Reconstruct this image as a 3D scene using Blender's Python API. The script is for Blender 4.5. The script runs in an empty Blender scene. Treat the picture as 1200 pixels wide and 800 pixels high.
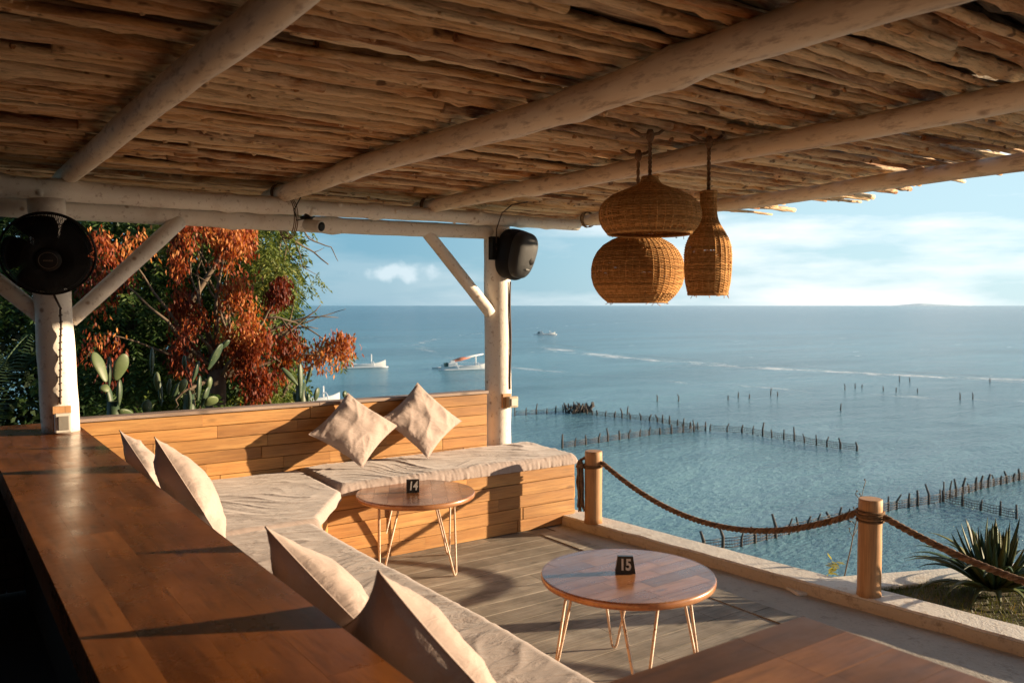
import bpy, bmesh, math, random
import numpy as np
from mathutils import Vector, Matrix, noise
random.seed(7)
R = math.radians
scene = bpy.context.scene
COL = scene.collection
# ------------------------------------------------------------------ camera geometry
F_PX, HC, YAW = 985.0, 1.62, R(35)
PIT = math.atan(42 / F_PX)
CF = Vector((math.sin(YAW) * math.cos(PIT), math.cos(YAW) * math.cos(PIT), -math.sin(PIT)))
CR = Vector((math.cos(YAW), -math.sin(YAW), 0))
CU = CR.cross(CF)
CO = Vector((0, 0, HC))
SEA = -6.4

def at(px, py, x=None, y=None, z=None):
    """point where the sight line of a place in the photo meets a world plane"""
    d = CF + CR * ((px - 600) / F_PX) - CU * ((py - 400) / F_PX)
    t = (x - CO.x) / d.x if x is not None else (y - CO.y) / d.y if y is not None else (z - CO.z) / d.z
    return CO + d * t

def in_frame(p, m=0.0):
    v = Vector(p) - CO
    z = v.dot(CF)
    if z < .2: return False
    return abs(v.dot(CR) / z * F_PX) < 600 + m and abs(v.dot(CU) / z * F_PX) < 400 + m

# ------------------------------------------------------------------ mesh builder
class MB:
    def __init__(s): s.v = []; s.f = []; s.r = []; s.sm = []
    def add(s, verts, faces, rnd=0.5, smooth=False):
        o = len(s.v); s.v.extend([tuple(v) for v in verts])
        for f in faces:
            s.f.append(tuple(i + o for i in f)); s.r.append(rnd); s.sm.append(smooth)
    def box(s, lo, hi, rnd=.5):
        x0, y0, z0 = lo; x1, y1, z1 = hi
        s.add([(x0,y0,z0),(x1,y0,z0),(x1,y1,z0),(x0,y1,z0),(x0,y0,z1),(x1,y0,z1),(x1,y1,z1),(x0,y1,z1)],
              [(0,3,2,1),(4,5,6,7),(0,1,5,4),(1,2,6,5),(2,3,7,6),(3,0,4,7)], rnd)
    def obox(s, o, a, b, c, rnd=.5):
        o, a, b, c = Vector(o), Vector(a), Vector(b), Vector(c)
        if a.cross(b).dot(c) < 0: a, b = b, a
        s.add([o, o+a, o+a+b, o+b, o+c, o+a+c, o+a+b+c, o+b+c],
              [(0,3,2,1),(4,5,6,7),(0,1,5,4),(1,2,6,5),(2,3,7,6),(3,0,4,7)], rnd)
    def tube(s, pts, rad, n=8, rnd=.5, smooth=True, caps=True, rough=0.0, closed=False):
        pts = [Vector(p) for p in pts]; m = len(pts)
        if not hasattr(rad, '__len__'): rad = [rad] * m
        t = (pts[1] - pts[0]).normalized()
        up = Vector((0,0,1)) if abs(t.z) < .9 else Vector((1,0,0))
        nx = t.cross(up).normalized()
        vs = []
        for i, p in enumerate(pts):
            if closed: t = pts[(i+1) % m] - pts[i-1]
            else: t = pts[min(i+1, m-1)] - pts[max(i-1, 0)]
            t.normalize()
            nx = (nx - t * nx.dot(t)).normalized(); ny = t.cross(nx)
            for k in range(n):
                a = 2 * math.pi * k / n
                d = nx * math.cos(a) + ny * math.sin(a)
                rr = rad[i]
                if rough: rr *= 1 + rough * noise.noise((p + d * rad[i]) * (1.6 / rad[i] * .35))
                vs.append(p + d * rr)
        fs = []
        for i in range(m if closed else m - 1):
            j = (i + 1) % m
            for k in range(n):
                k2 = (k + 1) % n
                fs.append((i*n+k, i*n+k2, j*n+k2, j*n+k))
        o = len(s.v); s.add(vs, fs, rnd, smooth)
        if caps and not closed:
            s.f.append(tuple(o + k for k in range(n-1, -1, -1))); s.r.append(rnd); s.sm.append(False)
            s.f.append(tuple(o + (m-1)*n + k for k in range(n))); s.r.append(rnd); s.sm.append(False)
    def lathe(s, c, prof, n=48, rnd=.5, smooth=True, axis=None):
        c = Vector(c); m = len(prof)
        M = Matrix.Identity(3) if axis is None else Vector(axis).to_track_quat('Z', 'Y').to_matrix()
        vs = [c + M @ Vector((r*math.cos(2*math.pi*k/n), r*math.sin(2*math.pi*k/n), z)) for (r, z) in prof for k in range(n)]
        fs = [(i*n+k, i*n+(k+1)%n, (i+1)*n+(k+1)%n, (i+1)*n+k) for i in range(m-1) for k in range(n)]
        o = len(s.v); s.add(vs, fs, rnd, smooth)
        s.f.append(tuple(o + k for k in range(n-1, -1, -1))); s.r.append(rnd); s.sm.append(False)
        s.f.append(tuple(o + (m-1)*n + k for k in range(n))); s.r.append(rnd); s.sm.append(False)
    def grid(s, fn, nu, nv, rnd=.5, smooth=True):
        vs = [fn(i/(nu-1), j/(nv-1)) for i in range(nu) for j in range(nv)]
        s.add(vs, [(i*nv+j, (i+1)*nv+j, (i+1)*nv+j+1, i*nv+j+1) for i in range(nu-1) for j in range(nv-1)], rnd, smooth)
    def build(s, name, mat, parent=None, bevel=0, at_=None):
        me = bpy.data.meshes.new(name)
        o = bpy.data.objects.new(name, me); COL.objects.link(o)
        off = Vector((0,0,0))
        if parent is not None:
            o.parent = parent; off = ORG[parent.name]
        elif at_ is not None:
            off = Vector(at_); o.location = off
        ORG[o.name] = Vector(off)
        me.from_pydata([tuple(Vector(v) - off) for v in s.v], [], s.f)
        a = me.attributes.new('rnd', 'FLOAT', 'FACE'); a.data.foreach_set('value', s.r)
        me.polygons.foreach_set('use_smooth', s.sm)
        me.materials.append(mat); me.update()
        if bevel:
            b = o.modifiers.new('bevel', 'BEVEL'); b.width = bevel; b.segments = 2; b.limit_method = 'ANGLE'; b.angle_limit = R(40)
        return o
ORG = {}

def thing(name, loc, label, cat, group=None):
    o = bpy.data.objects.new(name, None); COL.objects.link(o)
    o.location = loc; o.empty_display_size = .1
    ORG[o.name] = Vector(loc); o['label'] = label; o['category'] = cat
    if group: o['group'] = group
    return o
def tag(o, label, cat, group=None):
    o['label'] = label; o['category'] = cat
    if group: o['group'] = group
    return o
def struct(o, kind='structure'): o['kind'] = kind; return o

def log_pts(a, b, n=30, wob=.012, seed=0, sag=0):
    a, b = Vector(a), Vector(b); L = (b - a).length
    out = []
    for i in range(n):
        t = i / (n-1); p = a.lerp(b, t)
        q = Vector((t * L * .7 + seed * 17.3, seed * 3.1, 0))
        p = p + Vector((noise.noise(q), noise.noise(q + Vector((9,5,2))), noise.noise(q + Vector((3,8,7))))) * wob
        p.z -= sag * 4 * t * (1 - t)
        out.append(p)
    return out
def log_rad(r0, r1, n=30, seed=0, var=.08, knots=0):
    rs = [(r0 + (r1-r0)*i/(n-1)) * (1 + var * noise.noise(Vector((i*.35, seed*7.7, 1)))) for i in range(n)]
    rng = random.Random(seed)
    for _ in range(knots):
        i = rng.randrange(1, n-1); rs[i] *= 1.12 + .1 * rng.random()
    return rs

# ------------------------------------------------------------------ materials
class NT:
    def __init__(s, name, world=False):
        s.m = bpy.data.materials.new(name); s.m.use_nodes = True
        s.t = s.m.node_tree; s.n = s.t.nodes; s.l = s.t.links
        s.b = s.n['Principled BSDF']
        s.tc = s.n.new('ShaderNodeTexCoord'); s.geo = None
    def pos(s):
        if not s.geo: s.geo = s.n.new('ShaderNodeNewGeometry')
        return s.geo.outputs['Position']
    def attr(s, name='rnd'):
        a = s.n.new('ShaderNodeAttribute'); a.attribute_name = name; return a.outputs['Fac']
    def set(s, sock, v):
        if isinstance(v, bpy.types.NodeSocket): s.l.new(v, sock)
        else: sock.default_value = v
    def math(s, op, a, b=0.0, c=None, clamp=False):
        n = s.n.new('ShaderNodeMath'); n.operation = op; n.use_clamp = clamp
        s.set(n.inputs[0], a); s.set(n.inputs[1], b)
        if c is not None: s.set(n.inputs[2], c)
        return n.outputs[0]
    def vmath(s, op, a, b):
        n = s.n.new('ShaderNodeVectorMath'); n.operation = op
        s.set(n.inputs[0], a); s.set(n.inputs[1], b); return n.outputs[0]
    def map(s, v, scale=(1,1,1), loc=(0,0,0), rot=(0,0,0)):
        n = s.n.new('ShaderNodeMapping'); s.set(n.inputs['Vector'], v)
        s.set(n.inputs['Scale'], scale); s.set(n.inputs['Location'], loc); s.set(n.inputs['Rotation'], rot)
        return n.outputs[0]
    def noise(s, v, scale=5, detail=4, rough=.55, dist=0):
        n = s.n.new('ShaderNodeTexNoise'); s.set(n.inputs['Vector'], v)
        n.inputs['Scale'].default_value = scale; n.inputs['Detail'].default_value = detail
        n.inputs['Roughness'].default_value = rough; n.inputs['Distortion'].default_value = dist
        return n.outputs['Fac']
    def ramp(s, v, stops, interp='LINEAR'):
        n = s.n.new('ShaderNodeValToRGB'); s.set(n.inputs[0], v); e = n.color_ramp.elements
        n.color_ramp.interpolation = interp
        while len(e) < len(stops): e.new(.5)
        for k, (p, c) in enumerate(stops):
            e[k].position = p
            e[k].color = (c, c, c, 1) if not hasattr(c, '__len__') else (*c, 1)
        return n.outputs[0]
    def mix(s, f, a, b, mode='MIX'):
        n = s.n.new('ShaderNodeMix'); n.data_type = 'RGBA'; n.blend_type = mode
        s.set(n.inputs[0], f)
        for sock, v in ((n.inputs[6], a), (n.inputs[7], b)):
            if isinstance(v, (tuple, list)): v = (*v, 1) if len(v) == 3 else v
            s.set(sock, v)
        return n.outputs[2]
    def bump(s, h, strength=.3, dist=.01, normal=None):
        n = s.n.new('ShaderNodeBump'); s.set(n.inputs['Height'], h)
        s.set(n.inputs['Strength'], strength); n.inputs['Distance'].default_value = dist
        if normal: s.l.new(normal, n.inputs['Normal'])
        return n.outputs[0]
    def out(s, col=None, rough=None, normal=None, **kw):
        if col is not None: s.set(s.b.inputs['Base Color'], (*col, 1) if isinstance(col, tuple) else col)
        if rough is not None: s.set(s.b.inputs['Roughness'], rough)
        if normal is not None: s.l.new(normal, s.b.inputs['Normal'])
        for k, v in kw.items(): s.set(s.b.inputs[k.replace('_', ' ')], v)
        return s.m

def wood(name, c0, c1, c2, axis=0, rough=.55, coat=0, bright=(.75, 1.2), grain=1.0, stain=0.0, bumps=.25, spec=.5, fine=26):
    n = NT(name); r = n.attr()
    off = n.n.new('ShaderNodeCombineXYZ')
    for i, k in enumerate((37.1, 53.7, 19.3)): n.set(off.inputs[i], n.math('MULTIPLY', r, k))
    v = n.vmath('ADD', n.tc.outputs['Object'], off.outputs[0])
    sc = [fine, fine, fine]; sc[axis] = 1.6
    g = n.noise(n.map(v, tuple(sc)), 1.0, 6, .62, .9 * grain)
    sc2 = [fine * 5] * 3; sc2[axis] = 5
    g2 = n.noise(n.map(v, tuple(sc2)), 1.0, 3, .6)
    sc3 = [5, 5, 5]; sc3[axis] = 1.2
    g3 = n.noise(n.map(v, tuple(sc3)), 1.0, 3, .5, .6)
    c = n.ramp(g, [(.28, c0), (.5, c1), (.72, c2)])
    c = n.mix(.55, c, n.ramp(g3, [(.3, c0), (.5, c1), (.7, c2)]))
    c = n.mix(n.math('MULTIPLY', n.ramp(g2, [(.35, 1), (.5, 0)]), .35), c, tuple(x * .45 for x in c0))
    br = n.n.new('ShaderNodeMapRange'); n.set(br.inputs[0], r); br.inputs[3].default_value = bright[0]; br.inputs[4].default_value = bright[1]
    c = n.mix(1.0, c, br.outputs[0], 'MULTIPLY')
    if stain:
        st = n.noise(n.tc.outputs['Object'], 3.5, 5, .65)
        c = n.mix(n.math('MULTIPLY', n.ramp(st, [(.45, 0), (.7, 1)]), stain), c, tuple(x * .35 for x in c1))
    # knots
    vo = n.n.new('ShaderNodeTexVoronoi'); sck = [7.0] * 3; sck[axis] = 2.6
    n.set(vo.inputs['Vector'], n.map(v, tuple(sck))); vo.inputs['Scale'].default_value = 1
    kn = n.ramp(vo.outputs['Distance'], [(.05, 1), (.13, 0)])
    c = n.mix(n.math('MULTIPLY', kn, .6), c, tuple(x * .35 for x in c0))
    h = n.math('ADD', g, n.math('MULTIPLY', g2, .6))
    du = n.noise(n.tc.outputs['Object'], 6.5, 6, .7)
    rr = n.math('ADD', n.math('ADD', rough - .12, n.math('MULTIPLY', g3, .18)), n.math('MULTIPLY', n.ramp(du, [(.42, 0), (.68, 1)]), .16))
    m = n.out(c, rr, n.bump(h, bumps, .004))
    n.b.inputs['Coat Weight'].default_value = coat; n.b.inputs['Coat Roughness'].default_value = .18
    n.b.inputs['Specular IOR Level'].default_value = spec
    return m

M = {}
M['bench'] = wood('bench_wood', (.28,.125,.038), (.49,.235,.07), (.68,.38,.13), 0, .55, 0, (.74, 1.15), bumps=.4, stain=.12)
M['bench_y'] = wood('bench_wood_side', (.28,.125,.038), (.49,.235,.07), (.68,.38,.13), 1, .55, 0, (.78, 1.15), bumps=.35)
M['bench_cap'] = wood('bench_cap_wood', (.22,.15,.11), (.33,.24,.19), (.45,.35,.29), 0, .6, 0, (.9, 1.1))
M['bar'] = wood('bar_wood', (.05,.013,.003), (.20,.064,.015), (.33,.115,.028), 1, .30, .2, (.88, 1.12), bumps=.16, stain=.35, fine=9)
M['bar2'] = wood('table_wood', (.07,.027,.011), (.19,.075,.028), (.36,.165,.065), 0, .4, .25, (.6, 1.35), bumps=.15, stain=.35, fine=9)
M['ttop'] = wood('round_top_wood', (.16,.052,.018), (.33,.13,.05), (.50,.26,.12), 0, .3, .6, (.62, 1.3), bumps=.15, stain=.25, fine=16)
M['deck'] = wood('deck_wood', (.21,.185,.15), (.35,.31,.26), (.49,.45,.385), 0, .7, 0, (.7, 1.25), stain=.65, bumps=.6, spec=.3)
M['teakpost'] = wood('bollard_wood', (.36,.18,.075), (.50,.27,.12), (.62,.38,.19), 2, .55, 0, (.9, 1.1), bumps=.2)
M['stick'] = None

def mk_white():
    n = NT('whitewashed_log'); v = n.tc.outputs['Object']
    a = n.noise(n.map(v, (2.5, 2.5, 2.5)), 1, 5, .65)
    b = n.noise(v, 30, 4, .7)
    vo = n.n.new('ShaderNodeTexVoronoi'); n.set(vo.inputs['Vector'], v); vo.inputs['Scale'].default_value = 7
    k = n.ramp(vo.outputs['Distance'], [(.05, 1), (.12, 0)])
    c = n.ramp(a, [(.3, (.66,.57,.48)), (.42, (.78,.71,.62)), (.7, (.86,.80,.72))])
    c = n.mix(n.math('MULTIPLY', n.ramp(b, [(.57, 0), (.70, 1)]), .6), c, (.30,.19,.12))
    c = n.mix(n.math('MULTIPLY', k, .75), c, (.26,.15,.08))
    return n.out(c, .62, n.bump(n.math('ADD', b, n.math('MULTIPLY', a, 2)), .35, .008))
M['log'] = mk_white()
def mk_rafter():
    n = NT('peeled_log'); v = n.tc.outputs['Object']
    a = n.noise(n.map(v, (6, 1.2, 6)), 1, 5, .6)
    b = n.noise(n.map(v, (40, 9, 40)), 1, 4, .7)
    vo = n.n.new('ShaderNodeTexVoronoi'); n.set(vo.inputs['Vector'], n.map(v, (6, 4, 6))); vo.inputs['Scale'].default_value = 1
    k = n.ramp(vo.outputs['Distance'], [(.04, 1), (.11, 0)])
    c = n.ramp(a, [(.3, (.66,.51,.37)), (.5, (.80,.68,.54)), (.7, (.89,.79,.67))])
    c = n.mix(n.math('MULTIPLY', n.ramp(b, [(.52, 0), (.68, 1)]), .55), c, (.17,.08,.035))
    c = n.mix(n.math('MULTIPLY', k, .6), c, (.2,.1,.05))
    return n.out(c, .55, n.bump(n.math('ADD', b, a), .25, .006))
M['rafter'] = mk_rafter()
def mk_stick(name, dark=1.0):
    n = NT(name); r = n.attr(); v0 = n.tc.outputs['Object']
    off = n.n.new('ShaderNodeCombineXYZ')
    for i, k in enumerate((31., 17., 23.)): n.set(off.inputs[i], n.math('MULTIPLY', r, k))
    v = n.vmath('ADD', v0, off.outputs[0])
    a = n.noise(n.map(v, (2.2, 9, 9)), 1, 6, .68, .6)
    b = n.noise(n.map(v, (9, 90, 90)), 1, 4, .7)
    k = n.noise(n.map(v, (14, 26, 26)), 1, 2, .5)
    base = n.ramp(r, [(0, (.12,.042,.013)), (.3, (.44,.175,.05)), (.65, (.70,.40,.165)), (1, (.88,.67,.43))])
    c = n.mix(n.ramp(a, [(.4, 0), (.62, .75)]), base, (.84,.62,.40))
    c = n.mix(n.ramp(a, [(.28, .85), (.43, 0)]), c, (.12,.04,.012))
    c = n.mix(n.math('MULTIPLY', n.ramp(b, [(.52, 0), (.7, 1)]), .6), c, (.08,.035,.014))
    c = n.mix(n.math('MULTIPLY', n.ramp(k, [(.64, 0), (.72, 1)]), .8), c, (.10,.04,.018))
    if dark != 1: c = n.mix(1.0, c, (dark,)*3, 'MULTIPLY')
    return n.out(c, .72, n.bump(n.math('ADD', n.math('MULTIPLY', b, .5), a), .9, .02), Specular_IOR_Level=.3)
M['stick'] = mk_stick('roof_stick_bark'); M['stick_up'] = mk_stick('gap_shade_stick_bark', .28)  # upper sticks coloured dark to stand in for deep shade in the gaps
def mk_mat():
    n = NT('light_block_mat'); v = n.tc.outputs['Object']
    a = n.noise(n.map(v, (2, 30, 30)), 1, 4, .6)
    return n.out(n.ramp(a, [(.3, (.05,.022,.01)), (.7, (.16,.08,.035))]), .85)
M['light_block'] = mk_mat()
def mk_cloth(name, c0, c1, s=1.0):
    n = NT(name); v = n.tc.outputs['Object']
    w = n.noise(n.map(v, (3, 7, 5)), 1, 4, .55, .4)
    f = n.noise(v, 420, 2, .6)
    wr = n.noise(n.map(v, (5*s, 14*s, 12*s)), 1, 5, .6, 1.2)
    st = n.noise(v, 2.2, 4, .6)
    c = n.mix(n.ramp(st, [(.35, 0), (.7, 1)]), c0, c1)
    c = n.mix(n.math('MULTIPLY', f, .18), c, tuple(x*.6 for x in c0))
    nb = n.bump(f, .25, .0012)
    nb = n.bump(wr, .4, .02, nb)
    return n.out(c, .9, nb, Sheen_Weight=.25, Specular_IOR_Level=.2)
M['mat'] = mk_cloth('mat_cotton', (.37,.295,.265), (.45,.37,.335))
M['pillow'] = mk_cloth('pillow_cotton', (.42,.33,.29), (.49,.39,.345), 1.4)
def mk_conc(name, c0, c1, edge, rough=.8):
    n = NT(name); v = n.tc.outputs['Object']
    a = n.noise(v, 2.3, 7, .68); b = n.noise(v, 55, 4, .7); k = n.noise(v, 9, 5, .75)
    c = n.ramp(a, [(.3, c0), (.7, c1)])
    c = n.mix(n.math('MULTIPLY', n.ramp(k, [(.56, 0), (.68, 1)]), .55), c, edge)
    c = n.mix(n.math('MULTIPLY', n.ramp(b, [(.55, 0), (.75, 1)]), .4), c, tuple(x*.4 for x in edge))
    return n.out(c, rough, n.bump(n.math('ADD', b, k), .5, .008))
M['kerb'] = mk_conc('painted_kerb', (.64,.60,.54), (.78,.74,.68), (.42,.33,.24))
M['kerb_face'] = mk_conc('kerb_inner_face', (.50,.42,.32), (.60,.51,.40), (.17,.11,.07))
M['conc'] = mk_conc('concrete_strip', (.36,.33,.29), (.48,.44,.39), (.2,.17,.13))
M['rock'] = mk_conc('cliff_rock', (.09,.075,.055), (.2,.17,.13), (.05,.06,.03))
def simple(name, col, rough=.5, var=.25, scale=12, metal=0, bump=.1):
    n = NT(name); a = n.noise(n.tc.outputs['Object'], scale, 4, .6)
    c = n.mix(n.math('MULTIPLY', a, 1.0), tuple(x*(1-var) for x in col), tuple(min(1, x*(1+var)) for x in col))
    return n.out(c, rough, n.bump(a, bump, .004), Metallic=metal)
M['black'] = simple('black_plastic', (.008,.007,.007), .58)
M['black'].node_tree.nodes['Principled BSDF'].inputs['Specular IOR Level'].default_value = .2
M['grille'] = simple('speaker_grille_metal', (.02,.02,.02), .55, .6, 400, 0, .6)
M['dark'] = simple('dark_interior_plaster', (.02,.016,.012), .95)
M['brick'] = simple('dark_brick', (.05,.035,.025), .9, .5, 9, 0, .4)
M['darkfloor'] = simple('dark_floor_cement', (.014,.011,.009), .9)
M['box'] = simple('switch_box_plastic', (.46,.38,.27), .45)
M['boxwhite'] = simple('white_plastic', (.6,.56,.5), .4)
M['cable'] = simple('cable_rubber', (.06,.035,.025), .6)
M['rope_d'] = None
def mk_rope(name, c0, c1):
    n = NT(name); v = n.tc.outputs['Object']
    a = n.noise(v, 60, 4, .7); b = n.noise(v, 420, 2, .6)
    c = n.mix(1.0, n.ramp(a, [(.3, c0), (.7, c1)]), n.ramp(n.attr(), [(0, .6), (1, 1.25)]), 'MULTIPLY')
    return n.out(c, .85, n.bump(b, .5, .003), Specular_IOR_Level=.2)
M['rope'] = mk_rope('hemp_rope', (.15,.085,.048), (.34,.215,.135))
M['twine'] = mk_rope('twine', (.14,.075,.035), (.28,.17,.09))
M['wicker'] = mk_rope('wicker_cane', (.44,.20,.06), (.74,.43,.17))
def mk_leg():
    n = NT('hairpin_leg_paint'); v = n.tc.outputs['Object']
    a = n.noise(v, 60, 4, .7)
    return n.out(n.mix(n.ramp(a, [(.56, 0), (.64, 1)]), (.66,.50,.38), (.30,.14,.06)), .45, n.bump(a, .2, .002))
M['leg'] = mk_leg()
M['net'] = simple('sea_stake_wood', (.07,.055,.045), .85)
M['white'] = simple('boat_white_paint', (.78,.78,.76), .4, .08)
M['boatred'] = simple('furled_sail_cloth', (.55,.20,.12), .8)
M['boatdark'] = simple('boat_dark_gear', (.04,.09,.08), .6)
M['numwhite'] = simple('number_white', (.75,.72,.66), .5, .05)
M['numblock'] = simple('number_block_black', (.014,.011,.01), .3)

def mk_leaf(name, c0, c1, c2, trans=.35):
    n = NT(name); r = n.attr()
    c = n.ramp(r, [(0, c0), (.5, c1), (1, c2)])
    m = n.out(c, .55, None, Specular_IOR_Level=.3)
    tr = n.n.new('ShaderNodeBsdfTranslucent'); n.set(tr.inputs[0], n.mix(1.0, c, (1.3,1.2,.7), 'MULTIPLY'))
    mx = n.n.new('ShaderNodeMixShader'); mx.inputs[0].default_value = trans
    n.l.new(n.b.outputs[0], mx.inputs[1]); n.l.new(tr.outputs[0], mx.inputs[2])
    n.l.new(mx.outputs[0], n.n['Material Output'].inputs['Surface'])
    return m
M['green'] = mk_leaf('green_leaves', (.018,.045,.012), (.055,.11,.026), (.20,.26,.07))
M['lime'] = mk_leaf('yellow_green_leaves', (.07,.12,.025), (.15,.20,.045), (.32,.30,.08))
M['rust'] = mk_leaf('rust_leaves', (.10,.015,.007), (.29,.055,.015), (.62,.27,.08))
M['darkgreen'] = mk_leaf('dark_green_leaves', (.008,.02,.006), (.02,.045,.012), (.05,.085,.02), .2)
M['palm'] = mk_leaf('palm_leaves', (.03,.06,.03), (.07,.12,.055), (.15,.2,.09), .25)
M['agave'] = mk_leaf('agave_leaf', (.02,.045,.018), (.035,.065,.022), (.12,.12,.035), .12)
M['grassb'] = mk_leaf('grass_blades', (.05,.08,.016), (.12,.14,.035), (.30,.19,.07), .3)
M['bark'] = simple('tree_bark', (.12,.085,.055), .85, .5, 14, 0, .8)
def mk_cactus():
    n = NT('cactus_skin'); v = n.tc.outputs['Object']; r = n.attr()
    a = n.noise(v, 9, 4, .6)
    vo = n.n.new('ShaderNodeTexVoronoi'); n.set(vo.inputs['Vector'], v); vo.inputs['Scale'].default_value = 26
    c = n.ramp(r, [(0, (.012,.03,.015)), (.6, (.03,.065,.028)), (1, (.13,.17,.065))])
    c = n.mix(n.ramp(a, [(.4, 0), (.8, .6)]), c, (.12,.14,.06))
    c = n.mix(n.ramp(vo.outputs['Distance'], [(.06, .7), (.12, 0)]), c, (.30,.28,.16))
    return n.out(c, .5, n.bump(a, .2, .01))
M['cactus'] = mk_cactus()
def mk_soil():
    n = NT('lawn_soil'); v = n.tc.outputs['Object']
    a = n.noise(v, 7, 6, .7)
    return n.out(n.ramp(a, [(.35, (.05,.055,.018)), (.55, (.11,.09,.04)), (.7, (.22,.12,.06))]), .95, n.bump(a, .6, .02))
M['soil'] = mk_soil()

def mk_sea():
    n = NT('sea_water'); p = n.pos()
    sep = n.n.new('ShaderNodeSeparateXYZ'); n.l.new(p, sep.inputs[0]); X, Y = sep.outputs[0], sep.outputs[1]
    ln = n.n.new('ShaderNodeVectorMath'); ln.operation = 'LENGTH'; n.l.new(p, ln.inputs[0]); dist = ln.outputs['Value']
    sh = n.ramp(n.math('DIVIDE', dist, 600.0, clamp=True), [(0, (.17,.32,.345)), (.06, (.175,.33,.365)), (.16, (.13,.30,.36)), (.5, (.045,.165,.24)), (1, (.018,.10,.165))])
    pat = n.noise(n.map(p, (.02, .06, 1), rot=(0, 0, R(25))), 1, 5, .6)
    c = n.mix(n.ramp(pat, [(.38, 0), (.62, .7)]), sh, (.04,.12,.16))
    # breaking wave line
    x0 = n.math('ADD', n.math('MULTIPLY', n.math('MULTIPLY', n.math('SUBTRACT', Y, 85), n.math('SUBTRACT', Y, 85)), .0048), 88.5)
    wob = n.noise(n.map(p, (.05, .05, 1)), 1, 3, .5)
    d = n.math('SUBTRACT', n.math('ADD', X, n.math('MULTIPLY', n.math('SUBTRACT', wob, .5), 9)), x0)
    brk = n.noise(n.map(p, (.45, .11, 1)), 1, 4, .6)
    fo = n.noise(n.map(p, (.9, .4, 1)), 1, 4, .7)
    line = n.ramp(n.math('ABSOLUTE', n.math('DIVIDE', d, 3.6)), [(.15, 1), (1, 0)])
    line = n.math('MULTIPLY', line, n.ramp(n.math('DIVIDE', Y, 200.0), [(.0, 1), (.60, 1), (.68, 0)]))
    m1 = n.math('MULTIPLY', line, n.ramp(brk, [(.43, 0), (.53, 1)]))
    d2 = n.math('ADD', d, 26.0)
    line2 = n.ramp(n.math('ABSOLUTE', n.math('DIVIDE', d2, 2.0)), [(.1, .5), (1, 0)])
    m2 = n.math('MULTIPLY', line2, n.ramp(brk, [(.46, 0), (.58, 1)]))
    caps = n.noise(n.map(p, (.09, .5, 1), rot=(0, 0, R(-25))), 1, 4, .62)
    m3 = n.math('MULTIPLY', n.ramp(caps, [(.685, 0), (.73, .8)]), n.ramp(n.math('DIVIDE', dist, 400.0, clamp=True), [(.22, 0), (.3, 1), (.5, 1), (.7, 0)]))
    foam = n.math('MULTIPLY', n.math('MAXIMUM', m3, n.math('MAXIMUM', m1, m2)), n.ramp(fo, [(.40, .05), (.56, 1)]))
    swell = n.ramp(n.math('DIVIDE', n.math('SUBTRACT', d, 3.5), 4.0), [(.0, 0), (.4, .55), (1, 0)])
    c = n.mix(n.math('MULTIPLY', swell, n.ramp(brk, [(.4, 0), (.55, 1)])), c, (.01,.035,.045))
    c = n.mix(foam, c, (.92,.94,.93))
    w1 = n.noise(n.map(p, (2.1, 5.4, 1), rot=(0, 0, R(-28))), 1, 4, .6, .3)
    w2 = n.noise(n.map(p, (.16, .5, 1), rot=(0, 0, R(-20))), 1, 4, .6, .4)
    w3 = n.noise(n.map(p, (.03, .11, 1), rot=(0, 0, R(-15))), 1, 4, .6, .4)
    h = n.math('ADD', n.math('MULTIPLY', w1, .17), n.math('ADD', n.math('MULTIPLY', w2, .34), n.math('MULTIPLY', w3, .9)))
    st = n.ramp(n.math('DIVIDE', dist, 500.0, clamp=True), [(0, .95), (.1, .95), (.4, .9), (1, .85)])
    rg = n.math('ADD', n.math('MULTIPLY', foam, .5), .16)
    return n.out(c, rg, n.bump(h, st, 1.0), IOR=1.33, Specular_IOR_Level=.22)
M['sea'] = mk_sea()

# ------------------------------------------------------------------ world, sun, camera
SUN_AZ, SUN_EL = 116.0, 9.8
w = bpy.data.worlds.new('World'); scene.world = w; w.use_nodes = True
nt = w.node_tree; bg = nt.nodes['Background']
sky = nt.nodes.new('ShaderNodeTexSky'); sky.sky_type = 'NISHITA'; sky.sun_disc = False
sky.sun_elevation = R(SUN_EL); sky.sun_rotation = R(SUN_AZ); sky.air_density = 1.0; sky.dust_density = .35; sky.ozone_density = 3.5; sky.altitude = 10
tcw = nt.nodes.new('ShaderNodeTexCoord')
def wn(t, **k):
    x = nt.nodes.new(t)
    for a, b in k.items(): setattr(x, a, b)
    return x
L = nt.links.new
sepw = wn('ShaderNodeSeparateXYZ'); L(tcw.outputs['Generated'], sepw.inputs[0])
mp = wn('ShaderNodeMapping'); L(tcw.outputs['Generated'], mp.inputs[0]); mp.inputs['Scale'].default_value = (1.3, 1.3, 7.0)
n1 = wn('ShaderNodeTexNoise'); L(mp.outputs[0], n1.inputs['Vector']); n1.inputs['Scale'].default_value = 2.1; n1.inputs['Detail'].default_value = 8; n1.inputs['Roughness'].default_value = .55
r1 = wn('ShaderNodeValToRGB'); L(n1.outputs['Fac'], r1.inputs[0])
r1.color_ramp.elements[0].position = .44; r1.color_ramp.elements[0].color = (0,0,0,1)
r1.color_ramp.elements[1].position = .60; r1.color_ramp.elements[1].color = (1,1,1,1)
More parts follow.
